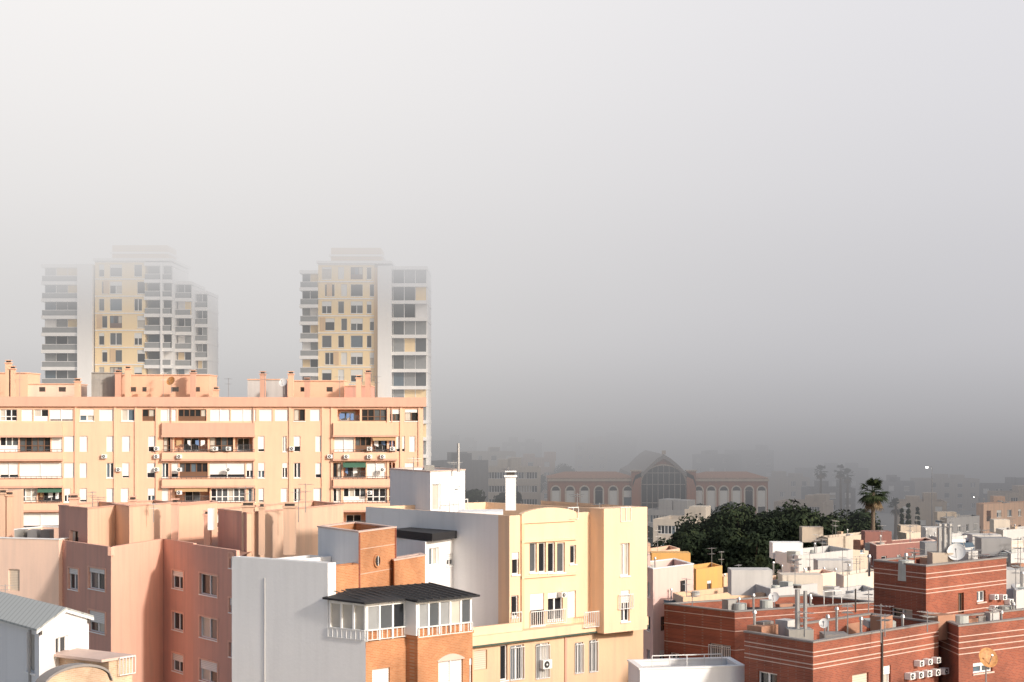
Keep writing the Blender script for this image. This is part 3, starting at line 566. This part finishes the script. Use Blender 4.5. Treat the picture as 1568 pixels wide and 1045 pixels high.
# ------------------------------------------------ H brick buildings at right
def stripes(T,F,zs,t0=0,t1=None,h=.045):
    for z in zs: fbox(T,'white_course','stripe',F,t0+.005,(t1 or F.L)-.005,-.02,-.003,z-h,z)
def clutter(T,F,z,n,d0=1.0,d1=5.0,s=1.0):
    for i in range(n):
        t=R.uniform(.08,.92)*F.L; w=R.uniform(d0,d1); k=R.random(); a=R.uniform(.25,.7)*s
        if k<.45: fbox(T,'roof_box',R.choice(['concrete','pale_brick','stone_grey','fibre_roof','dull_white_plaster','tile_roof']),F,t-a,t+a,w,w+R.uniform(.4,1.2),z,z+R.uniform(.5,1.5)*s)
        elif k<.7:
            q=Vector(F.p(t,w,z)); h=R.uniform(.8,1.9); T.cyl('vent_pipe','metal_grey',q,q+Vector((0,0,h)),.07,seg=8); T.cyl('vent_cowl','metal_grey',q+Vector((0,0,h)),q+Vector((0,0,h+.15)),.13,.08,8)
        elif k<.85: 
            q=Vector(F.p(t,w,z)); T.cyl('water_tank','fibre_roof',q,q+Vector((0,0,1.1*s)),.45*s,.42*s,14)
        else: fbox(T,'skylight','glass_blue',F,t-a,t+a,w,w+.8,z,z+.35)
def bldgH():
    T=Thing('red_brick_apartment_building'); z1=wz(985,80)
    A,B=bldg2(T,1140,84,1245,80,1437,87.8,0,z1,lambda F:[F.op(1160,1030,1190,1060,'w')],lambda F:[F.op(1305,1032,1330,1060,'h'),F.op(1350,1020,1364,1060,'n')],'red_brick','red_brick',roof='roof_gravel',cop='stone_grey')
    for F in (A,B): stripes(T,F,[z1-.42,z1-.62,z1-1.0,z1-1.2])
    for i in range(5): ac(T,B,B.t(1388+13*i),0,z1-2.55-.02*i,.55)
    for i in range(3): ac(T,B,B.t(1402+13*i),0,z1-1.98,.5)
    T.xbox('chimney_base','concrete',1208,1246,965,990,82.5,1.2)
    T.cyl('flue','metal_grey',(wx(1221,83),83,wz(975,83)),(wx(1221,83),83,wz(903,83)),.13,seg=10); T.cyl('flue','metal_grey',(wx(1233,83),83,wz(975,83)),(wx(1233,83),83,wz(905,83)),.1,seg=10)
    T.cyl('flue_cap','frame_dark',(wx(1221,83),83,wz(901,83)),(wx(1221,83),83,wz(897,83)),.2,seg=10)
    T.xbox('roof_hut','stone_grey',1262,1300,972,988,83.6,1.3); T.xbox('skylight','fibre_roof',1330,1372,952,962,87.5,1.5)
    clutter(T,B,z1-.9,14,1.2,4.5)
    T.cyl('drain_pipe','frame_dark',B.p(B.t(1349),-.08,0),B.p(B.t(1349),-.08,z1),.05,seg=6)
    T.done()
    T=Thing('red_brick_apartment_building'); z1=wz(868,90)
    A,B=bldg2(T,1338,93.5,1418,90,1541,95.5,0,z1,lambda F:[F.op(1364,932,1397,948,'w')],lambda F:[F.op(1496,905,1509,922,'w'),F.op(1467,908,1476,940,'D')],'red_brick','red_brick',roof='roof_red',cop='stone_grey')
    for F in (A,B): stripes(T,F,[z1-.36,z1-.6,z1-1.2,z1-1.4,z1-2.6])
    for i,(u,v) in enumerate(((1517,918),(1530,918),(1517,935),(1530,935),(1517,950),(1530,950),(1540,925),(1506,950))): ac(T,B,B.t(u),0,B.z(v,B.t(u)),.5)
    T.xbox('chimney_base','beige_plaster',1428,1460,847,872,93,1.2)
    for u in (1438,1446,1454): T.cyl('flue','metal_grey',(wx(u,93.5),93.5,wz(850,93.5)),(wx(u,93.5),93.5,wz(808,93.5)),.13,seg=10); T.cyl('flue_cap','metal_grey',(wx(u,93.5),93.5,wz(806,93.5)),(wx(u,93.5),93.5,wz(802,93.5)),.18,seg=10)
    clutter(T,B,z1-.9,8,1.2,4.5)
    T.done()
    T=Thing('red_brick_apartment_building'); z1=wz(958,87)
    A,B=bldg2(T,1437,90,1468,86.5,1640,92,0,z1,[],lambda F:[F.op(1490,1014,1520,1030,'w')],'red_brick','red_brick',roof='roof_gravel',cop='stone_grey')
    for F in (A,B): stripes(T,F,[z1-.5,z1-.8,z1-1.1,z1-1.4])
    clutter(T,B,z1-.9,12,1.2,4.5)
    T.done()
    T=Thing('dark_brick_apartment_building'); z1=wz(938,104)
    A,B=bldg2(T,1017,108.5,1125,104,1345,109.5,0,z1,lambda F:[F.op(1086,987,1119,1024,'b'),F.op(1026,1000,1040,1020,'w')],[],'red_brick','red_brick',roof='roof_gravel',cop='stone_grey')
    for F in (A,B): stripes(T,F,[z1-.35,z1-1.15,z1-2.3])
    T.cyl('flue','frame_dark',(wx(1310,107),107,wz(938,107)),(wx(1310,107),107,wz(902,107)),.05,seg=6)
    rail(T,B,B.t(1285),B.t(1312),1.5,B.z(938,3),B.z(915,3),'rail_white',.5)
    T.xbox('roof_room','dull_white_plaster',1080,1125,930,950,112,3); T.xbox('roof_wall','pale_pink',1132,1216,925,950,114,.3); T.xbox('roof_wall','dull_white_plaster',1240,1340,915,950,116,.3); T.xbox('dark_canopy','black_roof',1140,1200,938,944,108,3)
    clutter(T,B,z1-.9,10,1.2,5)
    T.done()
    T=Thing('white_terrace_house'); z1=wz(1026,84)
    A,B=bldg2(T,962,87,980,84,1140,85,0,z1,[],auto(z1),'white_plaster','white_plaster',roof='roof_gravel',cop='frame_white')
    rail(T,B,B.t(1010),B.t(1118),1.4,z1-.5,z1+.5,'rail_white',.8,.02); T.xbox('roof_hatch','dull_white_plaster',1025,1062,1012,1030,88,1); T.done()
    dish(1465,846,93,.5); dish(1512,1008,82,.5,'dish_rust',.25); dish(1185,915,110,.35); dish(1262,955,83,.25)
    for u,v0,v1,d in ((1349,925,985,83),(1232,935,975,82.5),(1355,940,975,84),(1488,840,866,94),(1500,848,866,95),(1400,838,868,95),(1330,900,938,106),(1060,905,935,107),(1420,935,968,85),(1298,925,972,85),(1520,930,958,90)): antenna_uv(u,v0,v1,d,R.uniform(0,3))
bldgH()
# ------------------------------------------------ middle-distance houses
def house(name,u0,d0,uc,dc,u1,d1,v,wl,wr=None,roof='roof_gravel',cop=None,kinds='wwsnb',fl=2,rooms=1,**kw):
    T=Thing(name); z1=wz(v,dc)
    A,B=bldg2(T,u0,d0,uc,dc,u1,d1,0,z1,auto(z1,fl,kinds=kinds,prob=.8),auto(z1,fl,kinds=kinds),wl,wr,roof=roof,cop=cop)
    for i in range(rooms):
        f=R.uniform(.2,.7); p=B.P+B.a*B.L*f-B.n*R.uniform(3,4.5); w=R.uniform(2.2,4); h=R.uniform(.5,1.3)
        T.box('stair_room',wl,p.x-w/2,p.x+w/2,p.y,p.y+2.4,z1-.9,z1+h)
    clutter(T,B,z1-.9,5,.6,4.5,.8)
    T.done()
    for i in range(R.choice((1,2,3))):
        f=R.uniform(.1,.9); p=B.P+B.a*B.L*f-B.n*R.uniform(.5,2); antenna(p.x,p.y,z1-.5,R.uniform(1.8,3.2),R.uniform(0,3))
house('pink_apartment_house',972,156,1000,150,1062,155,872,'pale_pink','pale_pink',fl=4,kinds='wnsG',cop='frame_white')
house('ochre_house',1050,171,1066,167,1106,171,872,'ochre_plaster','ochre_plaster',fl=3,kinds='Wn')
house('ochre_house',1100,178,1108,175,1138,179,884,'ochre_plaster','gold_plaster',fl=2,kinds='Wn')
house('ochre_house',1030,150,1046,146,1150,152,915,'beige_plaster','gold_plaster',fl=2,kinds='wn',rooms=0)
house('terracotta_house',975,200,990,195,1041,203,848,'tan_plaster','tan_plaster',roof='tile_roof',fl=3,kinds='wl')
house('white_apartment_house',1187,182,1222,176,1306,184,851,'white_plaster','dull_white_plaster',fl=3,kinds='Wwsl')
house('white_town_house',1195,150,1215,147,1280,152,884,'pale_pink','peach_plaster',fl=2,rooms=0)
house('white_town_house',1278,158,1292,155,1345,160,882,'dull_white_plaster','cream_plaster',fl=2)
house('white_town_house',1150,136,1180,131,1260,136,902,'dull_white_plaster','dull_white_plaster',roof='concrete',fl=2)
house('cream_town_house',1240,135,1262,131,1345,137,915,'cream_plaster','dull_white_plaster',roof='concrete',fl=2)
house('beige_apartment_house',1258,232,1268,228,1330,236,824,'beige_plaster','beige_plaster',fl=3,kinds='wn')
house('maroon_apartment_house',1330,205,1342,200,1432,208,836,'maroon_plaster','maroon_plaster',fl=3,kinds='wns',cop='stripe')
house('white_town_house',1425,214,1440,210,1492,216,824,'dull_white_plaster','dull_white_plaster',fl=3)
house('white_apartment_house',1490,200,1503,196,1590,204,838,'dull_white_plaster','cream_plaster',fl=3,kinds='Wls')
house('grey_town_house',1425,180,1446,176,1520,184,850,'grey_plaster','dull_white_plaster',fl=3)
house('white_apartment_house',1535,170,1548,165,1640,172,848,'grey_plaster','dull_white_plaster',fl=3)
house('cream_town_house',1375,250,1388,246,1440,252,817,'beige_plaster','beige_plaster',fl=3)
house('white_town_house',1525,262,1536,258,1600,266,812,'cream_plaster','dull_white_plaster',fl=3)
house('brown_apartment_house',1540,125,1552,121,1640,128,880,'maroon_plaster','grey_plaster',fl=3)
house('white_town_house',1548,112,1556,108,1650,115,905,'dull_white_plaster','dull_white_plaster',fl=3,roof='concrete')
house('terracotta_house',1495,322,1506,318,1600,328,772,'tan_plaster','tan_plaster',roof='tile_roof',fl=4,kinds='wl')
house('white_town_house',1440,300,1450,296,1500,304,794,'beige_plaster','grey_plaster',fl=3)
for u,v,d in ((1480,835,203),(1500,832,203),(1450,838,186)):
    T=Thing('solar_water_heater'); x,z=wx(u,d),wz(v,d)
    for k in range(3): T.hexa('panel','glass_blue',[(x+k*1.1,d,z-.8),(x+k*1.1+1,d,z-.8),(x+k*1.1+1,d+1.3,z+.3),(x+k*1.1,d+1.3,z+.3)],[(x+k*1.1,d,z-.7),(x+k*1.1+1,d,z-.7),(x+k*1.1+1,d+1.3,z+.4),(x+k*1.1,d+1.3,z+.4)]); T.box('panel_leg','metal_grey',x+k*1.1+.45,x+k*1.1+.55,d+1.1,d+1.2,z-3,z+.1)
    T.cyl('tank','frame_white',(x+.3,d+1.6,z+.5),(x+2.4,d+1.6,z+.5),.28,seg=12); T.done()
# ------------------------------------------------ station
def station():
    T=Thing('railway_station'); d=370; X=lambda u:wx(u,d)
    for u0,u1 in ((840,972),(1060,1176)):
        F=Fc(u0,d,u1,d); z1=wz(733,d); n=int((u1-u0)/19); ops=[]
        for i in range(n):
            c=F.L*(i+.5)/n; ops.append((c-.85,c+.85,2.5,z1-2.6,'n')); 
        facade(T,F,0,z1,ops,'station_brick'); block(T,[F.xy(0),F.xy(F.L),F.xy(F.L,14),F.xy(0,14)],0,z1,'station_brick',roof='tile_roof',skip=(0,),cop='beige_plaster')
        for a,b,za,zb,k in ops:
            m=(a+b)/2; K=8
            for i in range(K):
                a0=math.pi*i/K; a1=math.pi*(i+1)/K
                T.add('arch_trim','cream_plaster',[F.p(m-.85*math.cos(a0),-.05,zb+.85*math.sin(a0)),F.p(m-.85*math.cos(a1),-.05,zb+.85*math.sin(a1)),F.p(m-1.15*math.cos(a1),-.05,zb+1.15*math.sin(a1)),F.p(m-1.15*math.cos(a0),-.05,zb+1.15*math.sin(a0))],[(0,1,2,3)])
                T.add('arch_glass','glass_dark',[F.p(m,-.02,zb),F.p(m-.85*math.cos(a0),-.02,zb+.85*math.sin(a0)),F.p(m-.85*math.cos(a1),-.02,zb+.85*math.sin(a1))],[(0,1,2)])
            fbox(T,'jamb','cream_plaster',F,a-.3,a-.01,-.06,-.003,za,zb); fbox(T,'jamb','cream_plaster',F,b+.01,b+.3,-.06,-.003,za,zb)
        fbox(T,'cornice','beige_plaster',F,-.2,F.L+.2,-.4,-.005,z1-.6,z1-.1)
        x0,x1=X(u0)-.3,X(u1)+.3; zz=z1+.1
        T.add('hip_roof','tile_roof',[(x0,d+.6,zz),(x1,d+.6,zz),(x1,d+14,zz),(x0,d+14,zz),(x0+4,d+7,zz+1.2),(x1-4,d+7,zz+1.2)],[(0,1,5,4),(1,2,5),(2,3,4,5),(3,0,4)])
    prof=[(968,740),(972,728),(985,722),(996,711),(1006,702),(1016,696),(1026,702),(1037,711),(1048,722),(1061,728),(1065,740)]
    lo=[(X(u),wz(v,d)) for u,v in prof]
    for i in range(len(lo)-1):
        (xa,za),(xb,zb)=lo[i],lo[i+1]
        T.hexa('hall_roof','stone_grey',[(xa,d-1,za-.9),(xb,d-1,zb-.9),(xb,d+50,zb-.9),(xa,d+50,za-.9)],[(xa,d-1,za),(xb,d-1,zb),(xb,d+50,zb),(xa,d+50,za)])
        T.quad('hall_front','station_brick',(xa,d,0),(xb,d,0),(xb,d,zb-.9),(xa,d,za-.9))
    cx,cz,r=X(1016),wz(742,d),X(1050)-X(1016)
    K=20
    for i in range(K):
        a0=math.pi*i/K; a1=math.pi*(i+1)/K
        P=lambda a,q,y:(cx-q*math.cos(a),y,cz+q*.85*math.sin(a))
        T.add('arch_glass','glass_dark',[(cx,d-.1,cz),P(a0,r,d-.1),P(a1,r,d-.1)],[(0,1,2)])
        T.hexa('arch_ring','beige_plaster',[P(a0,r,d-.3),P(a1,r,d-.3),P(a1,r,d-.02),P(a0,r,d-.02)],[P(a0,r+.35,d-.3),P(a1,r+.35,d-.3),P(a1,r+.35,d-.02),P(a0,r+.35,d-.02)])
    T.quad('arch_glass','glass_dark',(cx-r,d-.1,3),(cx+r,d-.1,3),(cx+r,d-.1,cz),(cx-r,d-.1,cz))
    for i in range(9):
        x=cx-r+2*r*i/8; h_=.85*math.sqrt(max(0,r*r-(x-cx)**2)); T.box('glazing_bar','stone_grey',x-.08,x+.08,d-.3,d-.12,3,cz+h_)
    for zz in (cz-4,cz,cz+2.5): 
        h_=(zz-cz)/.85 if zz>cz else 0; w=math.sqrt(r*r-h_*h_); T.box('glazing_bar','stone_grey',cx-w,cx+w,d-.32,d-.11,zz-.1,zz+.1)
    T.box('finial','beige_plaster',cx-.4,cx+.4,d-1.2,d-.2,wz(696,d),wz(690,d))
    for u in (974,1058): T.box('turret','station_brick',X(u)-1.0,X(u)+1.0,d-1,d+1,0,wz(722,d)); T.box('turret_cap','beige_plaster',X(u)-1.2,X(u)+1.2,d-1.3,d+1.3,wz(722,d)+.01,wz(720,d))
    T.box('canopy','cream_plaster',X(968),X(1064),d-6,d-1.3,7.2,7.6)
    for i in range(6): T.cyl('canopy_post','stone_grey',(X(970+18*i),d-5.8,0),(X(970+18*i),d-5.8,7.2),.15)
    T.done()
station()
# ------------------------------------------------ distant city in the fog
def farb(u0,u1,v,d,wall,kind='g',name='distant_apartment_block'):
    T=Thing(name); F=Fc(u0,d,u1,d+R.uniform(-6,6)); z1=wz(v,d); ops=[]
    n=max(2,int(F.L/3.4))
    for j in range(max(1,int(z1/3.1))):
        zt=z1-1.1-3.1*j
        if zt<2: break
        if kind=='band': ops.append((.8,F.L-.8,zt-1.5,zt,'d'))
        else:
            for i in range(n):
                c=F.L*(i+.5)/n
                if R.random()<.9: ops.append((c-.8,c+.8,zt-1.5,zt,R.choice('ndsn')))
    bldg1(T,F,12,0,z1,ops,wall)
    for i in range(2):
        t=R.uniform(.1,.8)*F.L; fbox(T,'roof_room',wall,F,t,t+3,3,7,z1-.9,z1+R.uniform(1.0,2.2))
    T.done()
for u0,u1,v,d,w,k in ((655,712,706,370,'grey_plaster','g'),(690,828,716,390,'cream_plaster','band'),(700,790,692,490,'beige_plaster','g'),(800,850,702,500,'tan_plaster','g'),(770,830,678,560,'grey_plaster','g'),
  (880,930,678,580,'tan_plaster','g'),(925,975,670,590,'grey_plaster','g'),(660,730,675,570,'grey_plaster','g'),(1060,1120,696,540,'grey_plaster','g'),(1120,1185,690,560,'grey_plaster','g'),
  (1190,1240,732,510,'beige_plaster','g'),(1240,1310,748,440,'grey_plaster','g'),(1330,1400,738,500,'grey_plaster','g'),(1420,1500,734,510,'beige_plaster','g'),(1500,1600,742,480,'grey_plaster','g'),
  (1185,1260,768,400,'beige_plaster','band'),(1375,1450,768,390,'beige_plaster','g'),(1540,1620,755,400,'beige_plaster','g'),(1000,1062,795,300,'cream_plaster','band'),(985,1050,780,340,'dull_white_plaster','band'),(1240,1330,718,550,'grey_plaster','g')):
    farb(u0,u1,v,d,w,kind=k)
# ------------------------------------------------ vegetation
def leaves(T,part,c,r,n,size,mats,rz=.8):
    c=Vector(c)
    for i in range(n):
        th=R.uniform(0,2*math.pi); zz=R.uniform(-.8,1); q=math.sqrt(max(0,1-zz*zz)); rr=r*(.6+.46*R.random()**.7)
        nrm=Vector((q*math.cos(th),q*math.sin(th),zz)); p=c+Vector((nrm.x*rr,nrm.y*rr,nrm.z*rr*rz))
        nn=(nrm+Vector((R.uniform(-.8,.8),R.uniform(-.8,.8),R.uniform(-.5,.9)))).normalized(); x=nn.orthogonal().normalized(); y=nn.cross(x); a=R.uniform(0,6.28); x,y=x*math.cos(a)+y*math.sin(a),y*math.cos(a)-x*math.sin(a)
        s=size*R.uniform(.6,1.3); m=R.choice(mats)
        T.add(part,m,[p-x*s,p-y*s*.5,p+x*s,p+y*s*.5],[(0,1,2,3)])
def tree(name,x,y,h,rw,n=16,per=260,size=.42,base=None):
    T=Thing(name); base=base if base else h*.35; tr=.045*h
    T.cyl('trunk','bark',(x,y,0),(x,y,base),tr,tr*.7,8)
    cz=(h+base)/2; hz=(h-base)/2
    for i in range(n):
        a=R.uniform(0,6.28); q=math.sqrt(R.random())*.85; zz=R.uniform(-.8,.72)
        lim=math.sqrt(1-zz*zz*.8); c=Vector((x+math.cos(a)*q*rw*lim,y+math.sin(a)*q*rw*lim,cz+zz*hz)); r=R.uniform(.26,.42)*min(rw,hz*1.4)
        T.cyl('limb','bark',(x,y,base*R.uniform(.8,1)),c,tr*.35,tr*.1,5)
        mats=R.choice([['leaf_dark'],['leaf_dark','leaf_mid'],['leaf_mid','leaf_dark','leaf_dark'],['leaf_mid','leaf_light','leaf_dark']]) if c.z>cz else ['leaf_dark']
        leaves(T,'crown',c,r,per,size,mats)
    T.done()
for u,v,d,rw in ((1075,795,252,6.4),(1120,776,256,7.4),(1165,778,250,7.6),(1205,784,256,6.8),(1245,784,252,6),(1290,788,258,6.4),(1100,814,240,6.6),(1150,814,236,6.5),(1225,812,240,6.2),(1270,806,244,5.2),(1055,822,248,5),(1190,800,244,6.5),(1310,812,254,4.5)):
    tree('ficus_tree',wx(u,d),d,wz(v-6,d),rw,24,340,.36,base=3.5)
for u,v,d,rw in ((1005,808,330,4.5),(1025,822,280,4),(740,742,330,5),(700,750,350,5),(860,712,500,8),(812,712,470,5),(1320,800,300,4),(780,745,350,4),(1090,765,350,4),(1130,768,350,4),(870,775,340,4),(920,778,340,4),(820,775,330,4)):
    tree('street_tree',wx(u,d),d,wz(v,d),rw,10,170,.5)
for u,v,d,w in ((1391,770,300,1.0),(1381,778,300,.9),(1405,776,320,1.0)):
    T=Thing('cypress_tree'); x=wx(u,d); h=wz(v,d); T.cyl('trunk','bark',(x,d,0),(x,d,h*.8),.2,.05)
    for i in range(12):
        f=i/11; leaves(T,'crown',(x,d,1.5+(h-2)*f),w*(1.05-.75*f),90,.25,['leaf_dark','leaf_mid'],1.3)
    T.done()
def palm(name,x,y,h,cr,n=46,dead=True):
    T=Thing(name); lean=R.uniform(-.3,.3); prev=Vector((x+lean,y,0))
    for i in range(8):
        f=(i+1)/8; q=Vector((x+lean*(1-f)**2,y,h*f)); T.cyl('trunk','bark',prev,q,.36-.12*(i/8),.36-.12*f+(.03 if i%2 else 0),9); prev=q
    top=Vector((x,y,h))
    for i in range(n):
        az=R.uniform(0,6.28); el=math.radians(R.uniform(-35,85)); m='leaf_mid' if R.random()<.5 else 'leaf_light'
        if dead and i>n*.72: el=math.radians(R.uniform(-80,-40)); m='dead_frond'
        d=Vector((math.cos(az)*math.cos(el),math.sin(az)*math.cos(el),math.sin(el))); st=cr*.5; hub=top+d*st; T.cyl('petiole',m,top,hub,.03,.02,4)
        side=d.cross(Vector((0,0,1))); side=side.normalized() if side.length>.01 else Vector((1,0,0)); up=side.cross(d)
        for j in range(13):
            a=math.radians(-75+150*j/12); L=cr*.55*R.uniform(.85,1.1)*(1-.25*abs(a)); dd=(d*math.cos(a)+side*math.sin(a)); tip=hub+dd*L-Vector((0,0,.22*L*(1+abs(a)))); mid=hub+dd*L*.55; wv=dd.cross(up).normalized()*.07*cr*.5
            T.add('fronds',m,[hub,mid-wv,tip,mid+wv],[(0,1,2,3)])
    T.done()
palm('fan_palm_tree',wx(1337,228),228,wz(755,228),2.5,60)
palm('fan_palm_tree',wx(1165,160),160,wz(872,160),1.6,50)
for u,v,d in ((1257,722,430),(1287,722,430),(1298,728,440),(1372,775,380),(1188,878,170)):
    palm('fan_palm_tree',wx(u,d),d,wz(v,d),2.2 if d>200 else 1.2,34)
for u,v,d in ((1420,716,330),(1492,762,330)):
    T=Thing('street_lamp'); x=wx(u,d); z=wz(v,d); T.cyl('pole','metal_grey',(x+.9,d,0),(x+.9,d,z+.1),.14,.07); T.cyl('arm','metal_grey',(x+.9,d,z+.1),(x,d,z+.22),.05,.04)
    T.box('head','metal_grey',x-.4,x+.2,d-.18,d+.18,z+.1,z+.24); T.cyl('bulb','lamp_lit',(x-.1,d,z+.1),(x-.1,d,z-.12 if u<1450 else z+.0),.26 if u<1450 else .08,.16 if u<1450 else .06,10); T.done()
# ------------------------------------------------ fog bank: absorbing volume, its scattered light painted in as emission
def fog():
    m=bpy.data.materials.new('fog'); m.use_nodes=True; nt=m.node_tree; N=nt.nodes; L=nt.links; N.clear()
    out=N.new('ShaderNodeOutputMaterial'); geo=N.new('ShaderNodeNewGeometry'); sp=N.new('ShaderNodeSeparateXYZ')
    nz=N.new('ShaderNodeTexNoise'); nz.inputs['Scale'].default_value=.022; nz.inputs['Detail'].default_value=2
    L.new(geo.outputs['Position'],nz.inputs['Vector']); L.new(geo.outputs['Position'],sp.inputs[0])
    def mr(src,a,b,c,d,smooth=True):
        n=N.new('ShaderNodeMapRange'); n.interpolation_type='SMOOTHSTEP' if smooth else 'LINEAR'
        for k,v in zip(('From Min','From Max','To Min','To Max'),(a,b,c,d)): n.inputs[k].default_value=v
        L.new(src,n.inputs['Value']); return n.outputs['Result']
    def op(o,a,b):
        n=N.new('ShaderNodeMath'); n.operation=o
        for i,q in enumerate((a,b)):
            if isinstance(q,(int,float)): n.inputs[i].default_value=q
            else: L.new(q,n.inputs[i])
        return n.outputs[0]
    X,Y,Z=sp.outputs
    zn=op('ADD',Z,mr(nz.outputs['Fac'],.3,.7,-4,4,False))
    hi=mr(zn,43,61,0,.075)
    base=mr(Z,8,34,.0036,.0085)
    far=mr(Y,430,600,0,.02)
    den=op('ADD',op('ADD',base,hi),far)
    den=op('MULTIPLY',den,mr(Y,228,275,0,1))
    ramp=N.new('ShaderNodeValToRGB'); cr=ramp.color_ramp
    L.new(mr(Z,0,120,0,1,False),ramp.inputs[0])
    stops=[(8,.26),(20,.36),(29,.48),(40,.60),(50,.68),(63,.765),(78,.83),(95,.88)]  # painted glow, brighter with height to imitate sun on the upper fog
    cr.elements[0].position=stops[0][0]/120; cr.elements[0].color=(stops[0][1],)*3+(1,)
    cr.elements[1].position=stops[-1][0]/120; cr.elements[1].color=(stops[-1][1],)*3+(1,)
    for p,c in stops[1:-1]:
        e=cr.elements.new(p/120); e.color=(c,c,c,1)
    side=N.new('ShaderNodeMix'); side.data_type='RGBA'; side.inputs['A'].default_value=(1.05,1.025,1.015,1); side.inputs['B'].default_value=(.88,.87,.905,1)
    L.new(mr(X,-60,90,0,1),side.inputs['Factor'])
    mul=N.new('ShaderNodeMix'); mul.data_type='RGBA'; mul.blend_type='MULTIPLY'; mul.inputs['Factor'].default_value=1
    L.new(ramp.outputs['Color'],mul.inputs['A']); L.new(side.outputs['Result'],mul.inputs['B'])
    ab=N.new('ShaderNodeVolumeAbsorption'); ab.inputs['Color'].default_value=(0,0,0,1); L.new(den,ab.inputs['Density'])
    em=N.new('ShaderNodeEmission'); L.new(mul.outputs['Result'],em.inputs['Color']); L.new(den,em.inputs['Strength'])
    ad=N.new('ShaderNodeAddShader'); L.new(ab.outputs[0],ad.inputs[0]); L.new(em.outputs[0],ad.inputs[1]); L.new(ad.outputs[0],out.inputs['Volume'])
    try: m.cycles.volume_step_rate=.2
    except Exception as e: print(e)
    me=bpy.data.meshes.new('fog_bank'); x,y0,y1,z0,z1=450,228,900,-1,170
    me.from_pydata([(-x,y0,z0),(x,y0,z0),(x,y1,z0),(-x,y1,z0),(-x,y0,z1),(x,y0,z1),(x,y1,z1),(-x,y1,z1)],[],[(3,2,1,0),(4,5,6,7),(0,1,5,4),(1,2,6,5),(2,3,7,6),(3,0,4,7)])
    me.materials.append(m); o=bpy.data.objects.new('fog_bank',me); scene.collection.objects.link(o)
fog()
# ------------------------------------------------ light, sky, camera
el=math.radians(24); az=math.radians(46)   # sun to the right, behind the viewer
S=Vector((math.sin(az)*math.cos(el),-math.cos(az)*math.cos(el),math.sin(el)))
ld=bpy.data.lights.new('sun','SUN'); ld.energy=3.9; ld.angle=math.radians(3.0); ld.color=(1,.91,.81)
lo=bpy.data.objects.new('sun',ld); scene.collection.objects.link(lo); lo.rotation_euler=(-S).to_track_quat('-Z','Y').to_euler()
w=bpy.data.worlds.new('World'); scene.world=w; w.use_nodes=True; nt=w.node_tree
bg=nt.nodes['Background']; sky=nt.nodes.new('ShaderNodeTexSky'); sky.sky_type='NISHITA'; sky.sun_disc=False; sky.sun_elevation=el; sky.sun_rotation=math.atan2(S.x,S.y); sky.dust_density=4.0
nt.links.new(sky.outputs[0],bg.inputs[0]); bg.inputs[1].default_value=.15
cd=bpy.data.cameras.new('camera'); cam=bpy.data.objects.new('camera',cd); scene.collection.objects.link(cam); scene.camera=cam
cam.location=(0,0,CAMH); cam.rotation_euler=(math.radians(90),0,0); cd.sensor_width=36; cd.lens=36*FPX/1568; cd.shift_y=(HZ-522.5)/1568; cd.clip_end=9000; cd.clip_start=.5
scene.view_settings.view_transform='Standard'; scene.view_settings.look='None'; scene.view_settings.exposure=0
